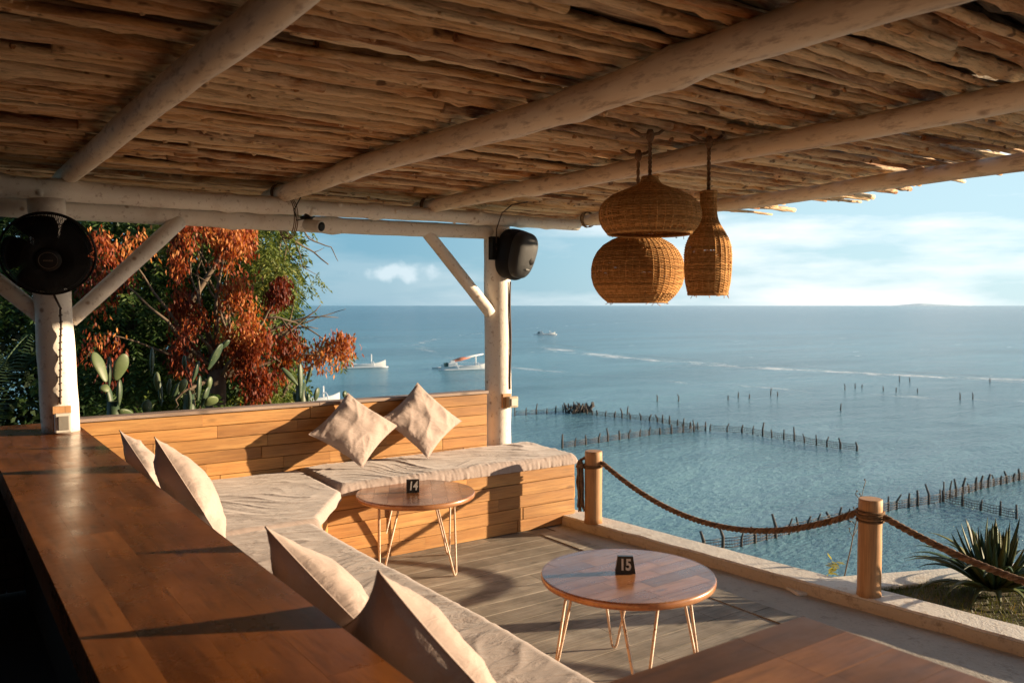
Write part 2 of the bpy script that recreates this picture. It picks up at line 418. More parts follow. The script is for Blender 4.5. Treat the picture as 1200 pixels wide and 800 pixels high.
# more cloud towards the sea in the east (+x)
azm = wn('ShaderNodeMapRange'); L(sepw.outputs[0], azm.inputs[0]); azm.inputs[1].default_value = .45; azm.inputs[2].default_value = .85; azm.inputs[3].default_value = .16; azm.inputs[4].default_value = .95
mu = wn('ShaderNodeMath', operation='MULTIPLY'); L(r1.outputs[0], mu.inputs[0]); L(azm.outputs[0], mu.inputs[1])
elv = wn('ShaderNodeValToRGB'); L(sepw.outputs[2], elv.inputs[0])
elv.color_ramp.elements[0].position = 0.0; elv.color_ramp.elements[0].color = (.8,.8,.8,1)
elv.color_ramp.elements[1].position = .12; elv.color_ramp.elements[1].color = (1,1,1,1)
mu2 = wn('ShaderNodeMath', operation='MULTIPLY'); L(mu.outputs[0], mu2.inputs[0]); L(elv.outputs[0], mu2.inputs[1])
# soft haze veil over the low sky, paler to the east
vaz = wn('ShaderNodeMapRange', interpolation_type='SMOOTHSTEP'); L(sepw.outputs[0], vaz.inputs[0]); vaz.inputs[1].default_value = .38; vaz.inputs[2].default_value = .92
vcol = wn('ShaderNodeMix', data_type='RGBA'); L(vaz.outputs[0], vcol.inputs[0]); vcol.inputs[6].default_value = (1.35, 3.0, 4.1, 1); vcol.inputs[7].default_value = (4.2, 5.8, 6.4, 1)
vel = wn('ShaderNodeMapRange'); L(sepw.outputs[2], vel.inputs[0]); vel.inputs[1].default_value = .15; vel.inputs[2].default_value = .7; vel.inputs[3].default_value = .82; vel.inputs[4].default_value = .15
mxv = wn('ShaderNodeMix', data_type='RGBA'); L(vel.outputs[0], mxv.inputs[0]); L(sky.outputs[0], mxv.inputs[6]); L(vcol.outputs[2], mxv.inputs[7])
mxc = wn('ShaderNodeMix', data_type='RGBA'); L(mu2.outputs[0], mxc.inputs[0]); L(mxv.outputs[2], mxc.inputs[6]); mxc.inputs[7].default_value = (7.7, 7.8, 7.7, 1)
# one small cumulus low over the sea
cd_ = (CF + CR * ((466 - 600) / F_PX) - CU * ((319 - 400) / F_PX)).normalized()
dv = wn('ShaderNodeVectorMath', operation='SUBTRACT'); L(tcw.outputs['Generated'], dv.inputs[0]); dv.inputs[1].default_value = cd_
ds = wn('ShaderNodeVectorMath', operation='MULTIPLY'); L(dv.outputs[0], ds.inputs[0]); ds.inputs[1].default_value = (23, 23, 92)
nz = wn('ShaderNodeTexNoise'); L(tcw.outputs['Generated'], nz.inputs['Vector']); nz.inputs['Scale'].default_value = 55; nz.inputs['Detail'].default_value = 6
dl = wn('ShaderNodeVectorMath', operation='LENGTH'); L(ds.outputs[0], dl.inputs[0])
sb = wn('ShaderNodeMath', operation='SUBTRACT'); L(nz.outputs['Fac'], sb.inputs[0]); 
ml = wn('ShaderNodeMath', operation='MULTIPLY'); L(dl.outputs['Value'], ml.inputs[0]); ml.inputs[1].default_value = .40
L(ml.outputs[0], sb.inputs[1])
mr = wn('ShaderNodeMapRange', interpolation_type='SMOOTHSTEP'); L(sb.outputs[0], mr.inputs[0]); mr.inputs[1].default_value = .02; mr.inputs[2].default_value = .42; mr.inputs[4].default_value = .75
mxd = wn('ShaderNodeMix', data_type='RGBA'); L(mr.outputs[0], mxd.inputs[0]); L(mxc.outputs[2], mxd.inputs[6]); mxd.inputs[7].default_value = (5.0, 5.8, 6.2, 1)
L(mxd.outputs[2], bg.inputs[0]); bg.inputs[1].default_value = .068
sl = bpy.data.lights.new('sun', 'SUN'); sl.energy = 5.0; sl.angle = R(.6); sl.color = (1.0, .76, .50)
so = bpy.data.objects.new('sun', sl); COL.objects.link(so)
sd = Vector((math.sin(R(SUN_AZ))*math.cos(R(SUN_EL)), math.cos(R(SUN_AZ))*math.cos(R(SUN_EL)), math.sin(R(SUN_EL))))
so.rotation_euler = sd.to_track_quat('Z', 'Y').to_euler(); so.location = (20, -10, 8)
cam = bpy.data.cameras.new('camera'); cam.sensor_width = 36; cam.lens = F_PX / 1200 * 36; cam.clip_end = 90000; cam.clip_start = .05
cam.dof.use_dof = True; cam.dof.focus_distance = 4.8; cam.dof.aperture_fstop = 4.8
co = bpy.data.objects.new('camera', cam); COL.objects.link(co)
co.location = CO; co.rotation_euler = (R(90) - PIT, 0, -YAW); scene.camera = co
vs = scene.view_settings; vs.view_transform = 'Standard'; vs.look = 'None'; vs.exposure = 1.25; vs.gamma = 1.0; vs.use_curve_mapping = False
scene.cycles.max_bounces = 8; scene.cycles.diffuse_bounces = 4

# ------------------------------------------------------------------ sea, land
mb = MB(); S = 60000
xs = [-S, -2000, -200, 0, 60, 200, 1000, 5000, S]
mb.add([(x, y, SEA) for x in xs for y in xs], [(i*9+j, (i+1)*9+j, (i+1)*9+j+1, i*9+j+1) for i in range(8) for j in range(8)])
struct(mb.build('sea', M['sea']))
# low island on the horizon
mb = MB()
def isl(u, v):
    ang = R(35) + math.atan((1040 + 100*u - 600) / F_PX)
    r = 21000 + 2500 * (v - .5)
    hgt = 60 * max(0, (1 - abs(u - .38) / (.38 if u < .38 else .62))) ** .9 * (1 - (2*v - 1)**2) * (1 + .15 * noise.noise(Vector((u*9, v*3, 0))))
    return (r * math.sin(ang), r * math.cos(ang), SEA + hgt)
mb.grid(isl, 40, 8)
struct(mb.build('island', simple('island_haze_tint', (.60,.75,.81), 1, .03)))  # distance haze is put into the pale blue base colour

def land_h(x, y):
    # garden terrace behind the bench, falling to the sea
    d = max(0, y - 12.5) * .55 + max(0, x - 3.2) * 1.1
    return -.95 - d + .25 * noise.noise(Vector((x*.5, y*.5, 0))) + .08 * noise.noise(Vector((x*2, y*2, 3)))
mb = MB()
mb.grid(lambda u, v: (-22 + 34*u, 5.72 + 22*v, max(land_h(-22 + 34*u, 5.72 + 22*v), -8)), 60, 50)
struct(mb.build('garden_ground', M['soil']))
mb = MB()
def clf(u, v):
    y = -12 + 18.4*v; x = 3.8 + 7*u
    return (x + .5*noise.noise(Vector((y, u*4, 5))), y, -.75 - 7.2 * u**.8 + .3*noise.noise(Vector((x, y, 1))))
mb.grid(clf, 30, 50)
struct(mb.build('cliff_ground', M['rock']))

# ------------------------------------------------------------------ deck
XS = 3.70
mb = MB(); y = -2.2; k = 0
rng = random.Random(3)
while y < 5.66:
    x = .5
    wd = .142
    while x < XS - .02:
        Ls = rng.uniform(2.2, 4.2); x1 = min(x + Ls, XS - .012)
        if XS - x1 < .3: x1 = XS - .012
        zt = -.001 * rng.random()
        mb.box((x, y, -.03), (x1 - .003, y + wd - .0045, zt), rng.random()); x = x1
    y += wd
struct(mb.build('deck_floor', M['deck']))
mb = MB(); mb.box((-3, -3, -.4), (XS, 5.68, -.034)); mb.box((-3, -3, -.8), (4.1, 5.68, -.4)); mb.box((XS-.01, -3, -.3), (3.86, 5.68, -.03)); struct(mb.build('deck_foundation', M['darkfloor']))
def kx(y): return 3.845 + .095 * (4.85 - y)
mb = MB(); ys = [5.6, 4.85, 3.5, 2, .5, -1, -3]
mb.add([(XS + .006, yy, z) for yy in ys for z in (-.3, -.004)] , [])
for a, b in zip(ys[:-1], ys[1:]):
    mb.add([(XS+.006, a, -.004), (XS+.006, b, -.004), (kx(b)+.12, b, -.004), (kx(a)+.12, a, -.004)], [(0,1,2,3)])
struct(mb.build('concrete_strip', M['conc']))
# edge border boards between planks and concrete
mb = MB(); y = -2.2
while y < 4.7:
    Ls = rng.uniform(.35, .6)
    mb.box((XS - .16, y, .000), (XS - .012, min(y + Ls, 4.8) - .006, .004 + .002*rng.random()), rng.random()); y += Ls
struct(mb.build('deck_border', M['deck'], bevel=.001))

# low kerb wall
t = thing('low_wall', (kx(3), 3, 0), 'low white painted concrete kerb wall with chipped inner edge, carrying the rope posts', 'low wall')
mb = MB(); N = 160; prof = []
for i in range(N):
    yy = 4.93 - 7.9 * i / (N-1); xi = kx(yy); c = .006 * noise.noise(Vector((yy*6, 0, 0))) + .004*noise.noise(Vector((yy*23, 1, 0)))
    ww = .212
    rag = .018 * max(0, noise.noise(Vector((yy*4.5, 5, 0)))) ** 1
    prof.append([(xi + rag + .004, yy, .056 + c*.3), (xi + .014 + rag, yy, .067 + c*.5), (xi + ww - .012, yy, .067 + c*.4), (xi + ww, yy, .056), (xi + ww + .01, yy, -.45)])
vsx = [p for r_ in prof for p in r_]; m = 5
mb.add(vsx, [(i*m+j, (i+1)*m+j, (i+1)*m+j+1, i*m+j+1) for i in range(N-1) for j in range(m-1)], .5, False)
mb.add([prof[0][j] for j in range(5)] + [(prof[0][0][0], prof[0][0][1], -.45)], [(0,1,2,3,4,5)])
mb.build('coping', M['kerb'], t)
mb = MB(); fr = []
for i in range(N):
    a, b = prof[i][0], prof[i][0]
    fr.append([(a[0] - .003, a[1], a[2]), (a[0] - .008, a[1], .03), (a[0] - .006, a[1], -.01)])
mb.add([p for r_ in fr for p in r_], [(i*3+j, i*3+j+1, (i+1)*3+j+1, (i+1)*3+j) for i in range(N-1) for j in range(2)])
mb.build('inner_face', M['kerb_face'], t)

# lawn beyond the kerb, with its concrete ledge
A1, A2 = Vector((4.18, 3.04, 0)), Vector((6.6, 2.02, 0)); nd = Vector((-.39, -.92, 0))
lw = MB()
def lawnp(u, v):
    a = A1.lerp(A2, u) + nd*.2; y = a.y - 5.2*v; x = a.x
    if u == 0: x = kx(y) + .15
    p = Vector((x, y, 0)); p.z = -.004 + .012*noise.noise(Vector((x*3, y*3, 0))); return p
lw.grid(lawnp, 30, 60)
struct(lw.build('lawn', M['soil']))
mb = MB(); o = A1 + Vector((-.12, .05, -1.3)); mb.obox(o, A2 - A1, nd*.22, (0, 0, 1.312))
tag(mb.build('retaining_wall', M['kerb'], bevel=.008, at_=(A1.x, A1.y, -1.2)), 'pale concrete ledge edging the small lawn beside the agave, above the sea', 'ledge')
mb = MB(); gr = random.Random(5)
for i in range(26000):
    u = gr.random(); v = gr.random() ** 1.3 * .55
    p = lawnp(u, v)
    if p.x < kx(p.y) + .215: continue
    if math.hypot(p.x - 4.93, p.y - 2.28) < .06: continue
    h = gr.uniform(.012, .032); a = gr.uniform(0, 6.28); d = Vector((math.cos(a), math.sin(a), 0)); s = d.cross(Vector((0,0,1))) * .0022
    tip = p + d * h * gr.uniform(.2, .9) + Vector((0, 0, h))
    q = noise.noise(Vector((p.x*3, p.y*3, 7)))
    mb.add([p - s, p + s, tip], [(0, 1, 2)], min(1, max(0, .45 + q * .9 + gr.uniform(-.25, .25))))
g = mb.build('grass', M['grassb']); g['kind'] = 'stuff'

# ------------------------------------------------------------------ unseen dark walls added to block light, and the dark bar floor
mb = MB(); mb.box((-2.2, -3, 0), (-2.05, 6.0, 2.42)); tag(mb.build('bar_light_block_wall', M['dark'], at_=(-2.1, 0, 0)), 'unseen dark wall added on the left side of the bar to block light', 'wall')
mb = MB(); mb.box((-2.04, -3.1, 0), (2.6, -2.95, 2.42)); tag(mb.build('back_light_block_wall', M['dark'], at_=(0, -3, 0)), 'unseen plain dark wall added at the near end of the bar to block light', 'wall')
mb = MB(); mb.box((-2.0, -2.9, -.03), (-.21, 5.6, .002)); struct(mb.build('bar_floor', M['darkfloor']))

mb = MB(); rw = random.Random(6)
for k in range(11):
    x = -2.0 + (.12 if k % 2 else 0)
    while x < .42:
        mb.box((x, 5.45, .004 + k*.081), (min(x + .23, .435), 5.60, .004 + k*.081 + .076), rw.random()); x += .235
tag(mb.build('brick_wall', M['brick'], at_=(-.8, 5.5, 0), bevel=.003), 'low dark brick wall in the shade at the far left, beyond the bar counter', 'wall')
# ------------------------------------------------------------------ bar counter
ZC = .929
t = thing('bar_counter', (.48, 3, 0), 'long glossy dark brown wooden bar counter running along the left bench', 'bar counter')
mb = MB()
bx = [.25, .352, .47, .60, .722]
for i in range(4):
    y = -1.2
    while y < 5.62:
        Ls = rng.uniform(1.6, 3.2); y1 = min(5.62, y + Ls)
        mb.box((bx[i], y, ZC - .045), (bx[i+1] - .0004, y1 - .0004, ZC), rng.random()); y = y1
mb.build('counter_top', M['bar'], t)
mb = MB(); mb.box((.44, -1.2, 0), (.70, 5.6, ZC - .047)); mb.build('base', M['dark'], t)
mb = MB(); mb.box((.262, -1.2, ZC - .13), (.285, 5.6, ZC - .046)); mb.build('apron', M['bar'], t)

# near table, bottom right
t = thing('bar_table', (1.2, .6, 0), 'dark brown plank table close to the viewer at the lower right, partly in shade', 'table')
mb = MB(); y = 1.142
for k in range(9):
    x = .80
    while x < 1.58:
        x1 = min(1.592, x + rng.uniform(.5, 1.2))
        if 1.592 - x1 < .15: x1 = 1.592
        mb.box((x, y - .1083, ZC - .04), (x1 - .0008, y - .0009, ZC - .0003 * rng.random()), rng.random()); x = x1
    y -= .1085
mb.build('table_top', M['bar2'], t)
for lx, ly in ((.9, .3), (1.5, .3), (.9, 1.05), (1.5, 1.05)):
    mb = MB(); mb.box((lx - .03, ly - .03, 0), (lx + .03, ly + .03, ZC - .041)); mb.build('leg', M['bar2'], t)

# ------------------------------------------------------------------ corner bench
t = thing('corner_bench', (1.9, 4.9, 0), 'built-in corner bench of orange pine boards with a long backrest, wrapping the bar counter', 'bench')
def board_wall(mb, p0, p1, z0, z1, rows, nrm, th=.018, rr=None, lmin=.35, lmax=1.3):
    p0, p1 = Vector(p0), Vector(p1); d = (p1 - p0); Lw = d.length; d.normalize(); nrm = Vector(nrm).normalized()
    for k in range(rows):
        za = z0 + (z1 - z0) * k / rows; zb = z0 + (z1 - z0) * (k + 1) / rows; s = 0
        while s < Lw - 1e-4:
            e = min(Lw, s + rng.uniform(lmin, lmax))
            if Lw - e < .18: e = Lw
            tt = th + rng.uniform(-.005, .005)
            mb.obox(p0 + d*s + Vector((0, 0, za)), d * (e - s - .0015), nrm * tt, (0, 0, zb - za - .0035), rng.random()); s = e
ZS = .44
mb = MB(); board_wall(mb, (1.995, 4.86, 0), (3.962, 4.86, 0), .004, ZS, 5, (0, -1, 0)); mb.build('front_panel', M['bench'], t, bevel=.0015)
mb = MB(); board_wall(mb, (1.62, 1.16, 0), (1.62, 4.15, 0), .004, ZS, 5, (1, 0, 0)); mb.build('front_panel', M['bench_y'], t, bevel=.0015)
mb = MB(); board_wall(mb, (1.632, 4.155, 0), (1.99, 4.842, 0), .004, ZS, 5, (.88, -.46, 0), lmin=1); mb.build('corner_panel', M['bench_y'], t, bevel=.0015)
mb = MB(); board_wall(mb, (3.962, 4.862, 0), (3.962, 5.62, 0), .004, ZS, 5, (1, 0, 0), lmin=1); mb.build('end_panel', M['bench_y'], t, bevel=.0015)
mb = MB()
poly = [(.735, 1.16), (1.618, 1.16), (1.618, 4.16), (1.985, 4.86), (3.96, 4.86), (3.96, 5.62), (.735, 5.62)]
npv = len(poly)
mb.add([(x, y, .0) for x, y in poly] + [(x, y, ZS - .006) for x, y in poly], [tuple(range(npv, 2*npv))] + [(i, (i+1) % npv, npv + (i+1) % npv, npv + i) for i in range(npv)])
mb.build('seat_base', M['bench'], t)
mb = MB(); board_wall(mb, (.735, 5.56, 0), (3.635, 5.56, 0), ZS, .925, 6, (0, -1, 0), .024, lmin=.3, lmax=1.1); mb.build('backrest', M['bench'], t, bevel=.0015)
mb = MB(); mb.box((.735, 5.565, .2), (3.64, 5.61, .925)); mb.build('backrest_frame', M['bench'], t)
mb = MB(); x = .735
while x < 3.62:
    x1 = min(3.64, x + 1.5); mb.box((x, 5.515, .928), (x1 - .002, 5.63, .95), rng.random()); x = x1
mb.build('cap_rail', M['bench_cap'], t, bevel=.003)

# cloth mats on the bench
def ridge(p): return 1 - min(1, abs(noise.noise(p)) * 2.4)
def slab(xl, xr, y0, y1, zb, th, nu, nv, wr, seed, fx=2.0, fy=7.0, px_=.06, frill=0, rot=0, wl=.05, ang=0.0):
    """soft mat: rounded edges, ridged folds; xl,xr give its sides as functions of y"""
    def fn(u, v):
        y = y0 + (y1 - y0) * v
        a, b = xl(y), xr(y); x = a + (b - a) * u
        eu = min(u, 1-u) * (b - a) / wl; ev = min(v, 1-v) * (y1 - y0) / wl
        e = (1 - (1 - min(1, eu))**2.4) ** .5 * (1 - (1 - min(1, ev))**2.4) ** .5
        bx_ = x + px_ * .3 * noise.noise(Vector((y*5, seed, 0))) * (1 if u in (0, 1) else 0)
        c, s_ = math.cos(rot), math.sin(rot); X, Y = x*c - y*s_, x*s_ + y*c
        ca, sa = math.cos(ang), math.sin(ang)
        q = Vector(((X*ca + Y*sa)*fx + seed*5, (-X*sa + Y*ca)*fy, seed)) + Vector((0, noise.noise(Vector((X*1.6, Y*1.6, seed)))*2.2, 0))
        h = wr * (ridge(q) ** 4 * (.4 + .9*max(0, noise.noise(Vector((X*1.8, Y*1.8, seed + 20))) + .3)) + .35 * ridge(q*2.1 + Vector((3, 3, 3))) ** 3 + .5*noise.noise(Vector((X*3, Y*3, seed))))
        if frill:
            near = max(0, 1 - min(eu, ev) * .8)
            ss = x if ev < eu else y
            h += frill * near * noise.noise(Vector((ss*62, seed, min(eu, ev)*1.2)))
        z = zb + th * e + h * (.25 + .75*e)
        yo = y
        if frill and v in (0,): yo = y + .012*noise.noise(Vector((x*40, seed, 2)))
        return Vector((bx_, yo, z))
    return fn
def mat_obj(name, fn, nu, nv, zb, label, th_drop=.0):
    mb = MB()
    V = [[fn(i/(nu-1), j/(nv-1)) for j in range(nv)] for i in range(nu)]
    vs_ = [p for r_ in V for p in r_]
    mb.add(vs_, [(i*nv+j, (i+1)*nv+j, (i+1)*nv+j+1, i*nv+j+1) for i in range(nu-1) for j in range(nv-1)], .5, True)
    loop = [V[i][0] for i in range(nu)] + [V[nu-1][j] for j in range(1, nv)] + [V[i][nv-1] for i in range(nu-2, -1, -1)] + [V[0][j] for j in range(nv-2, 0, -1)]
    n_ = len(loop)
    mb.add(loop + [Vector((p.x, p.y, zb)) for p in loop], [(i, n_+i, n_+(i+1) % n_, (i+1) % n_) for i in range(n_)], .5, True)
    c = sum(vs_, Vector((0,0,0))) / len(vs_)
    return tag(mb.build(name, M['mat'], at_=(c.x, c.y, zb)), label, 'seat mat')
fn = slab(lambda y: .745, lambda y: 1.672 + .008*math.sin(y*3), 1.1, 4.30, ZS, .040, 110, 330, .005, 1, 1.1, 7.5, ang=.12)
mat_obj('seat_mat', fn, 110, 330, ZS, 'long beige cotton mat on the left bench, along the bar counter')
def xr2(y): return 1.70 + (2.06 - 1.70) * min(1, max(0, (y - 4.22) / .52)) + .03 * max(0, (y-4.74)/.8)
fn = slab(lambda y: .75, xr2, 4.17, 5.53, ZS + .004, .055, 120, 120, .006, 4, 1.6, 6.5, wl=.035, ang=-.35)
mat_obj('seat_mat', fn, 120, 120, ZS, 'crumpled beige cotton mat filling the inner corner of the bench')
fn = slab(lambda y: 2.075 + .05*(5.5-y)*0, lambda y: 4.0 + (y-4.85)*.08, 4.835, 5.56, ZS, .072, 260, 100, .008, 8, 1.3, 6.0, frill=.007, wl=.055, ang=-.5)
mat_obj('seat_mat', fn, 260, 100, ZS, 'thick beige seat cushion with gathered hem on the right bench, reaching past the white post')

# ------------------------------------------------------------------ pillows
def pillow(c, e1, e2, th, seed, label, group):
    """c centre, e1/e2 half edge vectors"""
    c, e1, e2 = Vector(c), Vector(e1), Vector(e2); nrm = e1.cross(e2).normalized(); N = 56
    mb = MB()
    def surf(sg):
        def fn(u, v):
            a, b = 2*u - 1, 2*v - 1
            pin = .10
            A = a * (1 - pin * (1 - b*b) ** 1.0 * (abs(a) ** 3)); B = b * (1 - pin * (1 - a*a) * (abs(b) ** 3))
            rim = (1 - a*a) * (1 - b*b)
            h = th * (max(0, rim)) ** .5 * (1 - .12*(a*a + b*b))
            ang = math.atan2(b, a); rr = math.hypot(a, b)
            q = Vector((ang * 2.6 + seed, rr * 1.2, seed*2.3 + sg))
            wr = (ridge(q)**2 * .0035 * min(1, rr*1.3) + .014*noise.noise(Vector((a*2.2, b*2.2, seed + sg*3))) + .007*ridge(Vector((a*1.3+b*.8, b*1.8, seed*1.7+sg)))**2) * min(1, max(0, rim)*3.5)
            gath = .006*noise.noise(Vector((a*16, b*16, seed))) * (1 - min(1, rim*2.0)) * min(1, rim*14)
            return c + e1*A + e2*B + nrm * sg * (h + wr + gath)
        return fn
    mb.grid(surf(1), N, N)
    def back(u, v): return surf(-1)(1-u, v)
    mb.grid(back, N, N)
    o = mb.build('pillow', M['pillow'], at_=c)
    # seam piping
    pts = []
    f = surf(1)
    for k in range(N): pts.append(f(k/(N-1), 0))
    for k in range(1, N): pts.append(f(1, k/(N-1)))
    for k in range(1, N): pts.append(f(1 - k/(N-1), 1))
    for k in range(1, N-1): pts.append(f(0, 1 - k/(N-1)))
    s = MB(); s.tube(pts, .0028, 5, closed=True); s.build('seam', M['pillow'], o)
    return tag(o, label, 'pillow', group)
# back pillows: diamond, leaning on the backrest (corner order: left, top, right, bottom)
def diamond(L_, T_, R_, B_, th, seed, label):
    L_, T_, R_, B_ = map(Vector, (L_, T_, R_, B_)); c = (L_+T_+R_+B_)/4
    e1 = ((T_ - L_) + (R_ - B_)) / 4; e2 = ((B_ - L_) + (R_ - T_)) / 4
    pillow(c, e1, e2, th, seed, label, 'pillows on the backrest')
T_ = at(407, 458, y=5.49); B_ = at(424, 546, y=5.22); L_ = at(362, 511, y=5.36); R_ = at(467, 500, y=5.36)
diamond(L_, T_, R_, B_, .075, 3.3, 'beige square pillow standing on its corner against the backrest, left of the pair')
T_ = at(486, 447, y=5.50); B_ = at(498, 536, y=5.28); L_ = at(450, 492, y=5.40); R_ = at(544, 494, y=5.40)
diamond(L_, T_, R_, B_, .075, 6.1, 'beige square pillow standing on its corner against the backrest, nearer the white post')
# pillows along the counter: tip T and lower near corner N given
def side_pillow(tp, np_, xt, xn, size, th, seed, label, nrm=(.85, -.08, .50)):
    T = at(*tp, x=xt); Nn = at(*np_, x=xn)
    e1 = Nn - T; e1 = e1.normalized() * size
    n_ = Vector(nrm); n_ = (n_ - e1.normalized() * n_.dot(e1.normalized())).normalized()
    e2 = e1.normalized().cross(n_) * size
    if e2.z > 0: e2 = -e2
    pillow(T + (e1 + e2) / 2, e1/2, e2/2, th, seed, label, 'pillows along the bar counter')
side_pillow((140, 504), (182, 566), .775, .84, .42, .075, 2.2, 'beige pillow leaning on the bar counter, farthest one, half hidden behind the next')
side_pillow((181, 512), (246, 612), .785, .92, .43, .09, 5.2, 'beige pillow leaning on the bar counter, second from the far end, with deep folds')
side_pillow((311, 617), (446, 757), .785, .95, .46, .10, 9.4, 'beige pillow leaning on the bar counter, second nearest the viewer')
side_pillow((443, 668), (590, 830), .80, .98, .48, .10, 12.7, 'beige pillow leaning on the bar counter, nearest the viewer, cut by the bottom edge', nrm=(.88, .12, .42))

# ------------------------------------------------------------------ round tables
def round_top(c, r, zt, rot, mb, seed):
    rg = random.Random(seed); Wd = .088; k = 0
    yy = -r
    th = .034
    while yy < r:
        y1 = min(r, yy + Wd)
        cuts = [-r - .01, rg.uniform(-.55, -.1)*r, rg.uniform(.15, .7)*r, r + .01]
        for a, b in zip(cuts[:-1], cuts[1:]):
            pts = []
            def cl(y): return math.sqrt(max(0, r*r - y*y))
            nn = 10
            ya, yb = yy + .0006, y1 - .0006
            right = [(min(b - .0008, cl(ya + (yb-ya)*i/nn)), ya + (yb-ya)*i/nn) for i in range(nn+1)]
            left = [(max(a + .0008, -cl(ya + (yb-ya)*i/nn)), ya + (yb-ya)*i/nn) for i in range(nn, -1, -1)]
            if min(p[0] for p in right) < a and max(p[0] for p in right) < a: continue
            ring = [p for p in right + left]
            ring = [(max(p[0], a+.0008) if p[0] > 0 else min(p[0], b-.0008), p[1]) for p in ring]
            area = 0
            for i in range(len(ring)): x0, y0 = ring[i]; x1_, y1_ = ring[(i+1) % len(ring)]; area += x0*y1_ - x1_*y0
            if area < 1e-4: continue
            cc, ss = math.cos(rot), math.sin(rot); n_ = len(ring); zz = zt - .0003*rg.random()
            P = [(c[0] + x*cc - y*ss, c[1] + x*ss + y*cc) for x, y in ring]
            mb.add([(x, y, zz) for x, y in P], [tuple(range(n_))], rg.random())
        yy = y1; k += 1
    # rim ring with softened edge
    prof = [(r - .012, -th), (r + .001, -th + .006), (r + .0035, -th*.6), (r + .0035, -.008), (r + .001, -.0025), (r - .004, .0004)]
    n = 96
    vs_ = [(c[0] + q*math.cos(2*math.pi*k/n), c[1] + q*math.sin(2*math.pi*k/n), zt + z) for q, z in prof for k in range(n)]
    mb.add(vs_, [(i*n+k, i*n+(k+1) % n, (i+1)*n+(k+1) % n, (i+1)*n+k) for i in range(len(prof)-1) for k in range(n)], .62, True)
    mb.add([(c[0] + (r-.011)*math.cos(2*math.pi*k/n), c[1] + (r-.011)*math.sin(2*math.pi*k/n), zt - th) for k in range(n)], [tuple(range(n-1, -1, -1))], .4)
def round_table(c, r, zt, rot, leg_rot, label, seed):
    t = thing('round_table', (c[0], c[1], 0), label, 'table', 'round tables on the deck')
    mb = MB(); round_top(c, r, zt, rot, mb, seed)
    o = mb.build('table_top', M['ttop'], t)
    for k in range(4):
        a = leg_rot + k * math.pi/2; ca, sa = math.cos(a), math.sin(a); rd = Vector((ca, sa, 0)); tg = Vector((-sa, ca, 0))
        base = Vector((c[0], c[1], 0)) + rd * (r * .80)
        ft = base + rd * .02
        p1 = Vector((c[0], c[1], 0)) + rd*(r*.66) + tg*.08 + Vector((0,0,zt-.036)); p2 = Vector((c[0], c[1], 0)) + rd*(r*.66) - tg*.08 + Vector((0,0,zt-.036))
        pts = [p1, ft + tg*.012 + Vector((0,0,.022)), ft + tg*.006 + Vector((0,0,.008)), ft + Vector((0,0,.006)), ft - tg*.006 + Vector((0,0,.008)), ft - tg*.012 + Vector((0,0,.022)), p2]
        m_ = MB(); m_.tube(pts, .0062, 8)
        m_.obox(p2 - tg*.012 - rd*.02, tg*(.148), rd*.04, (0, 0, .0045))
        m_.build('leg', M['leg'], t)
    return t
TA = (2.475, 2.66); TB = (2.47, 4.565)
round_table(TA, .372, .462, R(2), R(58), 'round brown plank table on hairpin legs bearing number 15, on the open deck', 11)
round_table(TB, .362, .470, R(62), R(-70), 'round brown plank table on hairpin legs bearing number 14, beside the bench front', 12)

def number_block(px, py, zt, txt, wd, ht, label, wedge):
    p = at(px, py, z=zt + .002); a = math.atan2(-p.x, p.y) + R(4)
    # faces the viewer's side of the deck
    d = Vector((-math.sin(a), math.cos(a), 0)); rt = Vector((math.cos(a), math.sin(a), 0)); up = Vector((0,0,1))
    t = thing('table_number', p, label, 'table number', 'number blocks on the tables')
    mb = MB(); dp = .045; sh = wd*.12*wedge; lean = .012
    b0 = [p - rt*wd/2, p + rt*wd/2, p + rt*wd/2 + d*dp, p - rt*wd/2 + d*dp]
    t0 = [p - rt*(wd/2-sh) + d*lean + up*ht, p + rt*(wd/2-sh) + d*lean + up*ht, p + rt*(wd/2-sh) + d*(dp-lean) + up*ht, p - rt*(wd/2-sh) + d*(dp-lean) + up*ht]
    mb.add(b0 + t0, [(3,2,1,0),(4,5,6,7),(0,1,5,4),(1,2,6,5),(2,3,7,6),(3,0,4,7)]); mb.build('block', M['numblock'], t, bevel=.0015)
    cu = bpy.data.curves.new('tmp', 'FONT'); cu.body = txt; cu.size = ht*.92; cu.extrude = .0008; cu.offset = .0022; cu.align_x = 'CENTER'; cu.align_y = 'CENTER'; cu.shear = .15 if txt == '14' else 0
    tmp = bpy.data.objects.new('tmp', cu); me = bpy.data.meshes.new_from_object(tmp); bpy.data.objects.remove(tmp); bpy.data.curves.remove(cu)
    me.name = 'number'; me.materials.append(M['numwhite'])
    o = bpy.data.objects.new('number', me); COL.objects.link(o); o.parent = t
    fn = (up*ht + d*lean).normalized()
    zax = rt.cross(fn).normalized()
    Mx = Matrix((rt*.78, fn, zax)).transposed().to_4x4()
    Mx.translation = d*lean*.5 + up*ht*.5 + zax*.0014
    o.matrix_local = Mx
number_block(733, 672, .462, '15', .088, .072, 'black block reading 15 on the nearer round table', 1)
number_block(484, 577, .470, '14', .078, .078, 'black block reading 14 on the round table by the bench', 0)

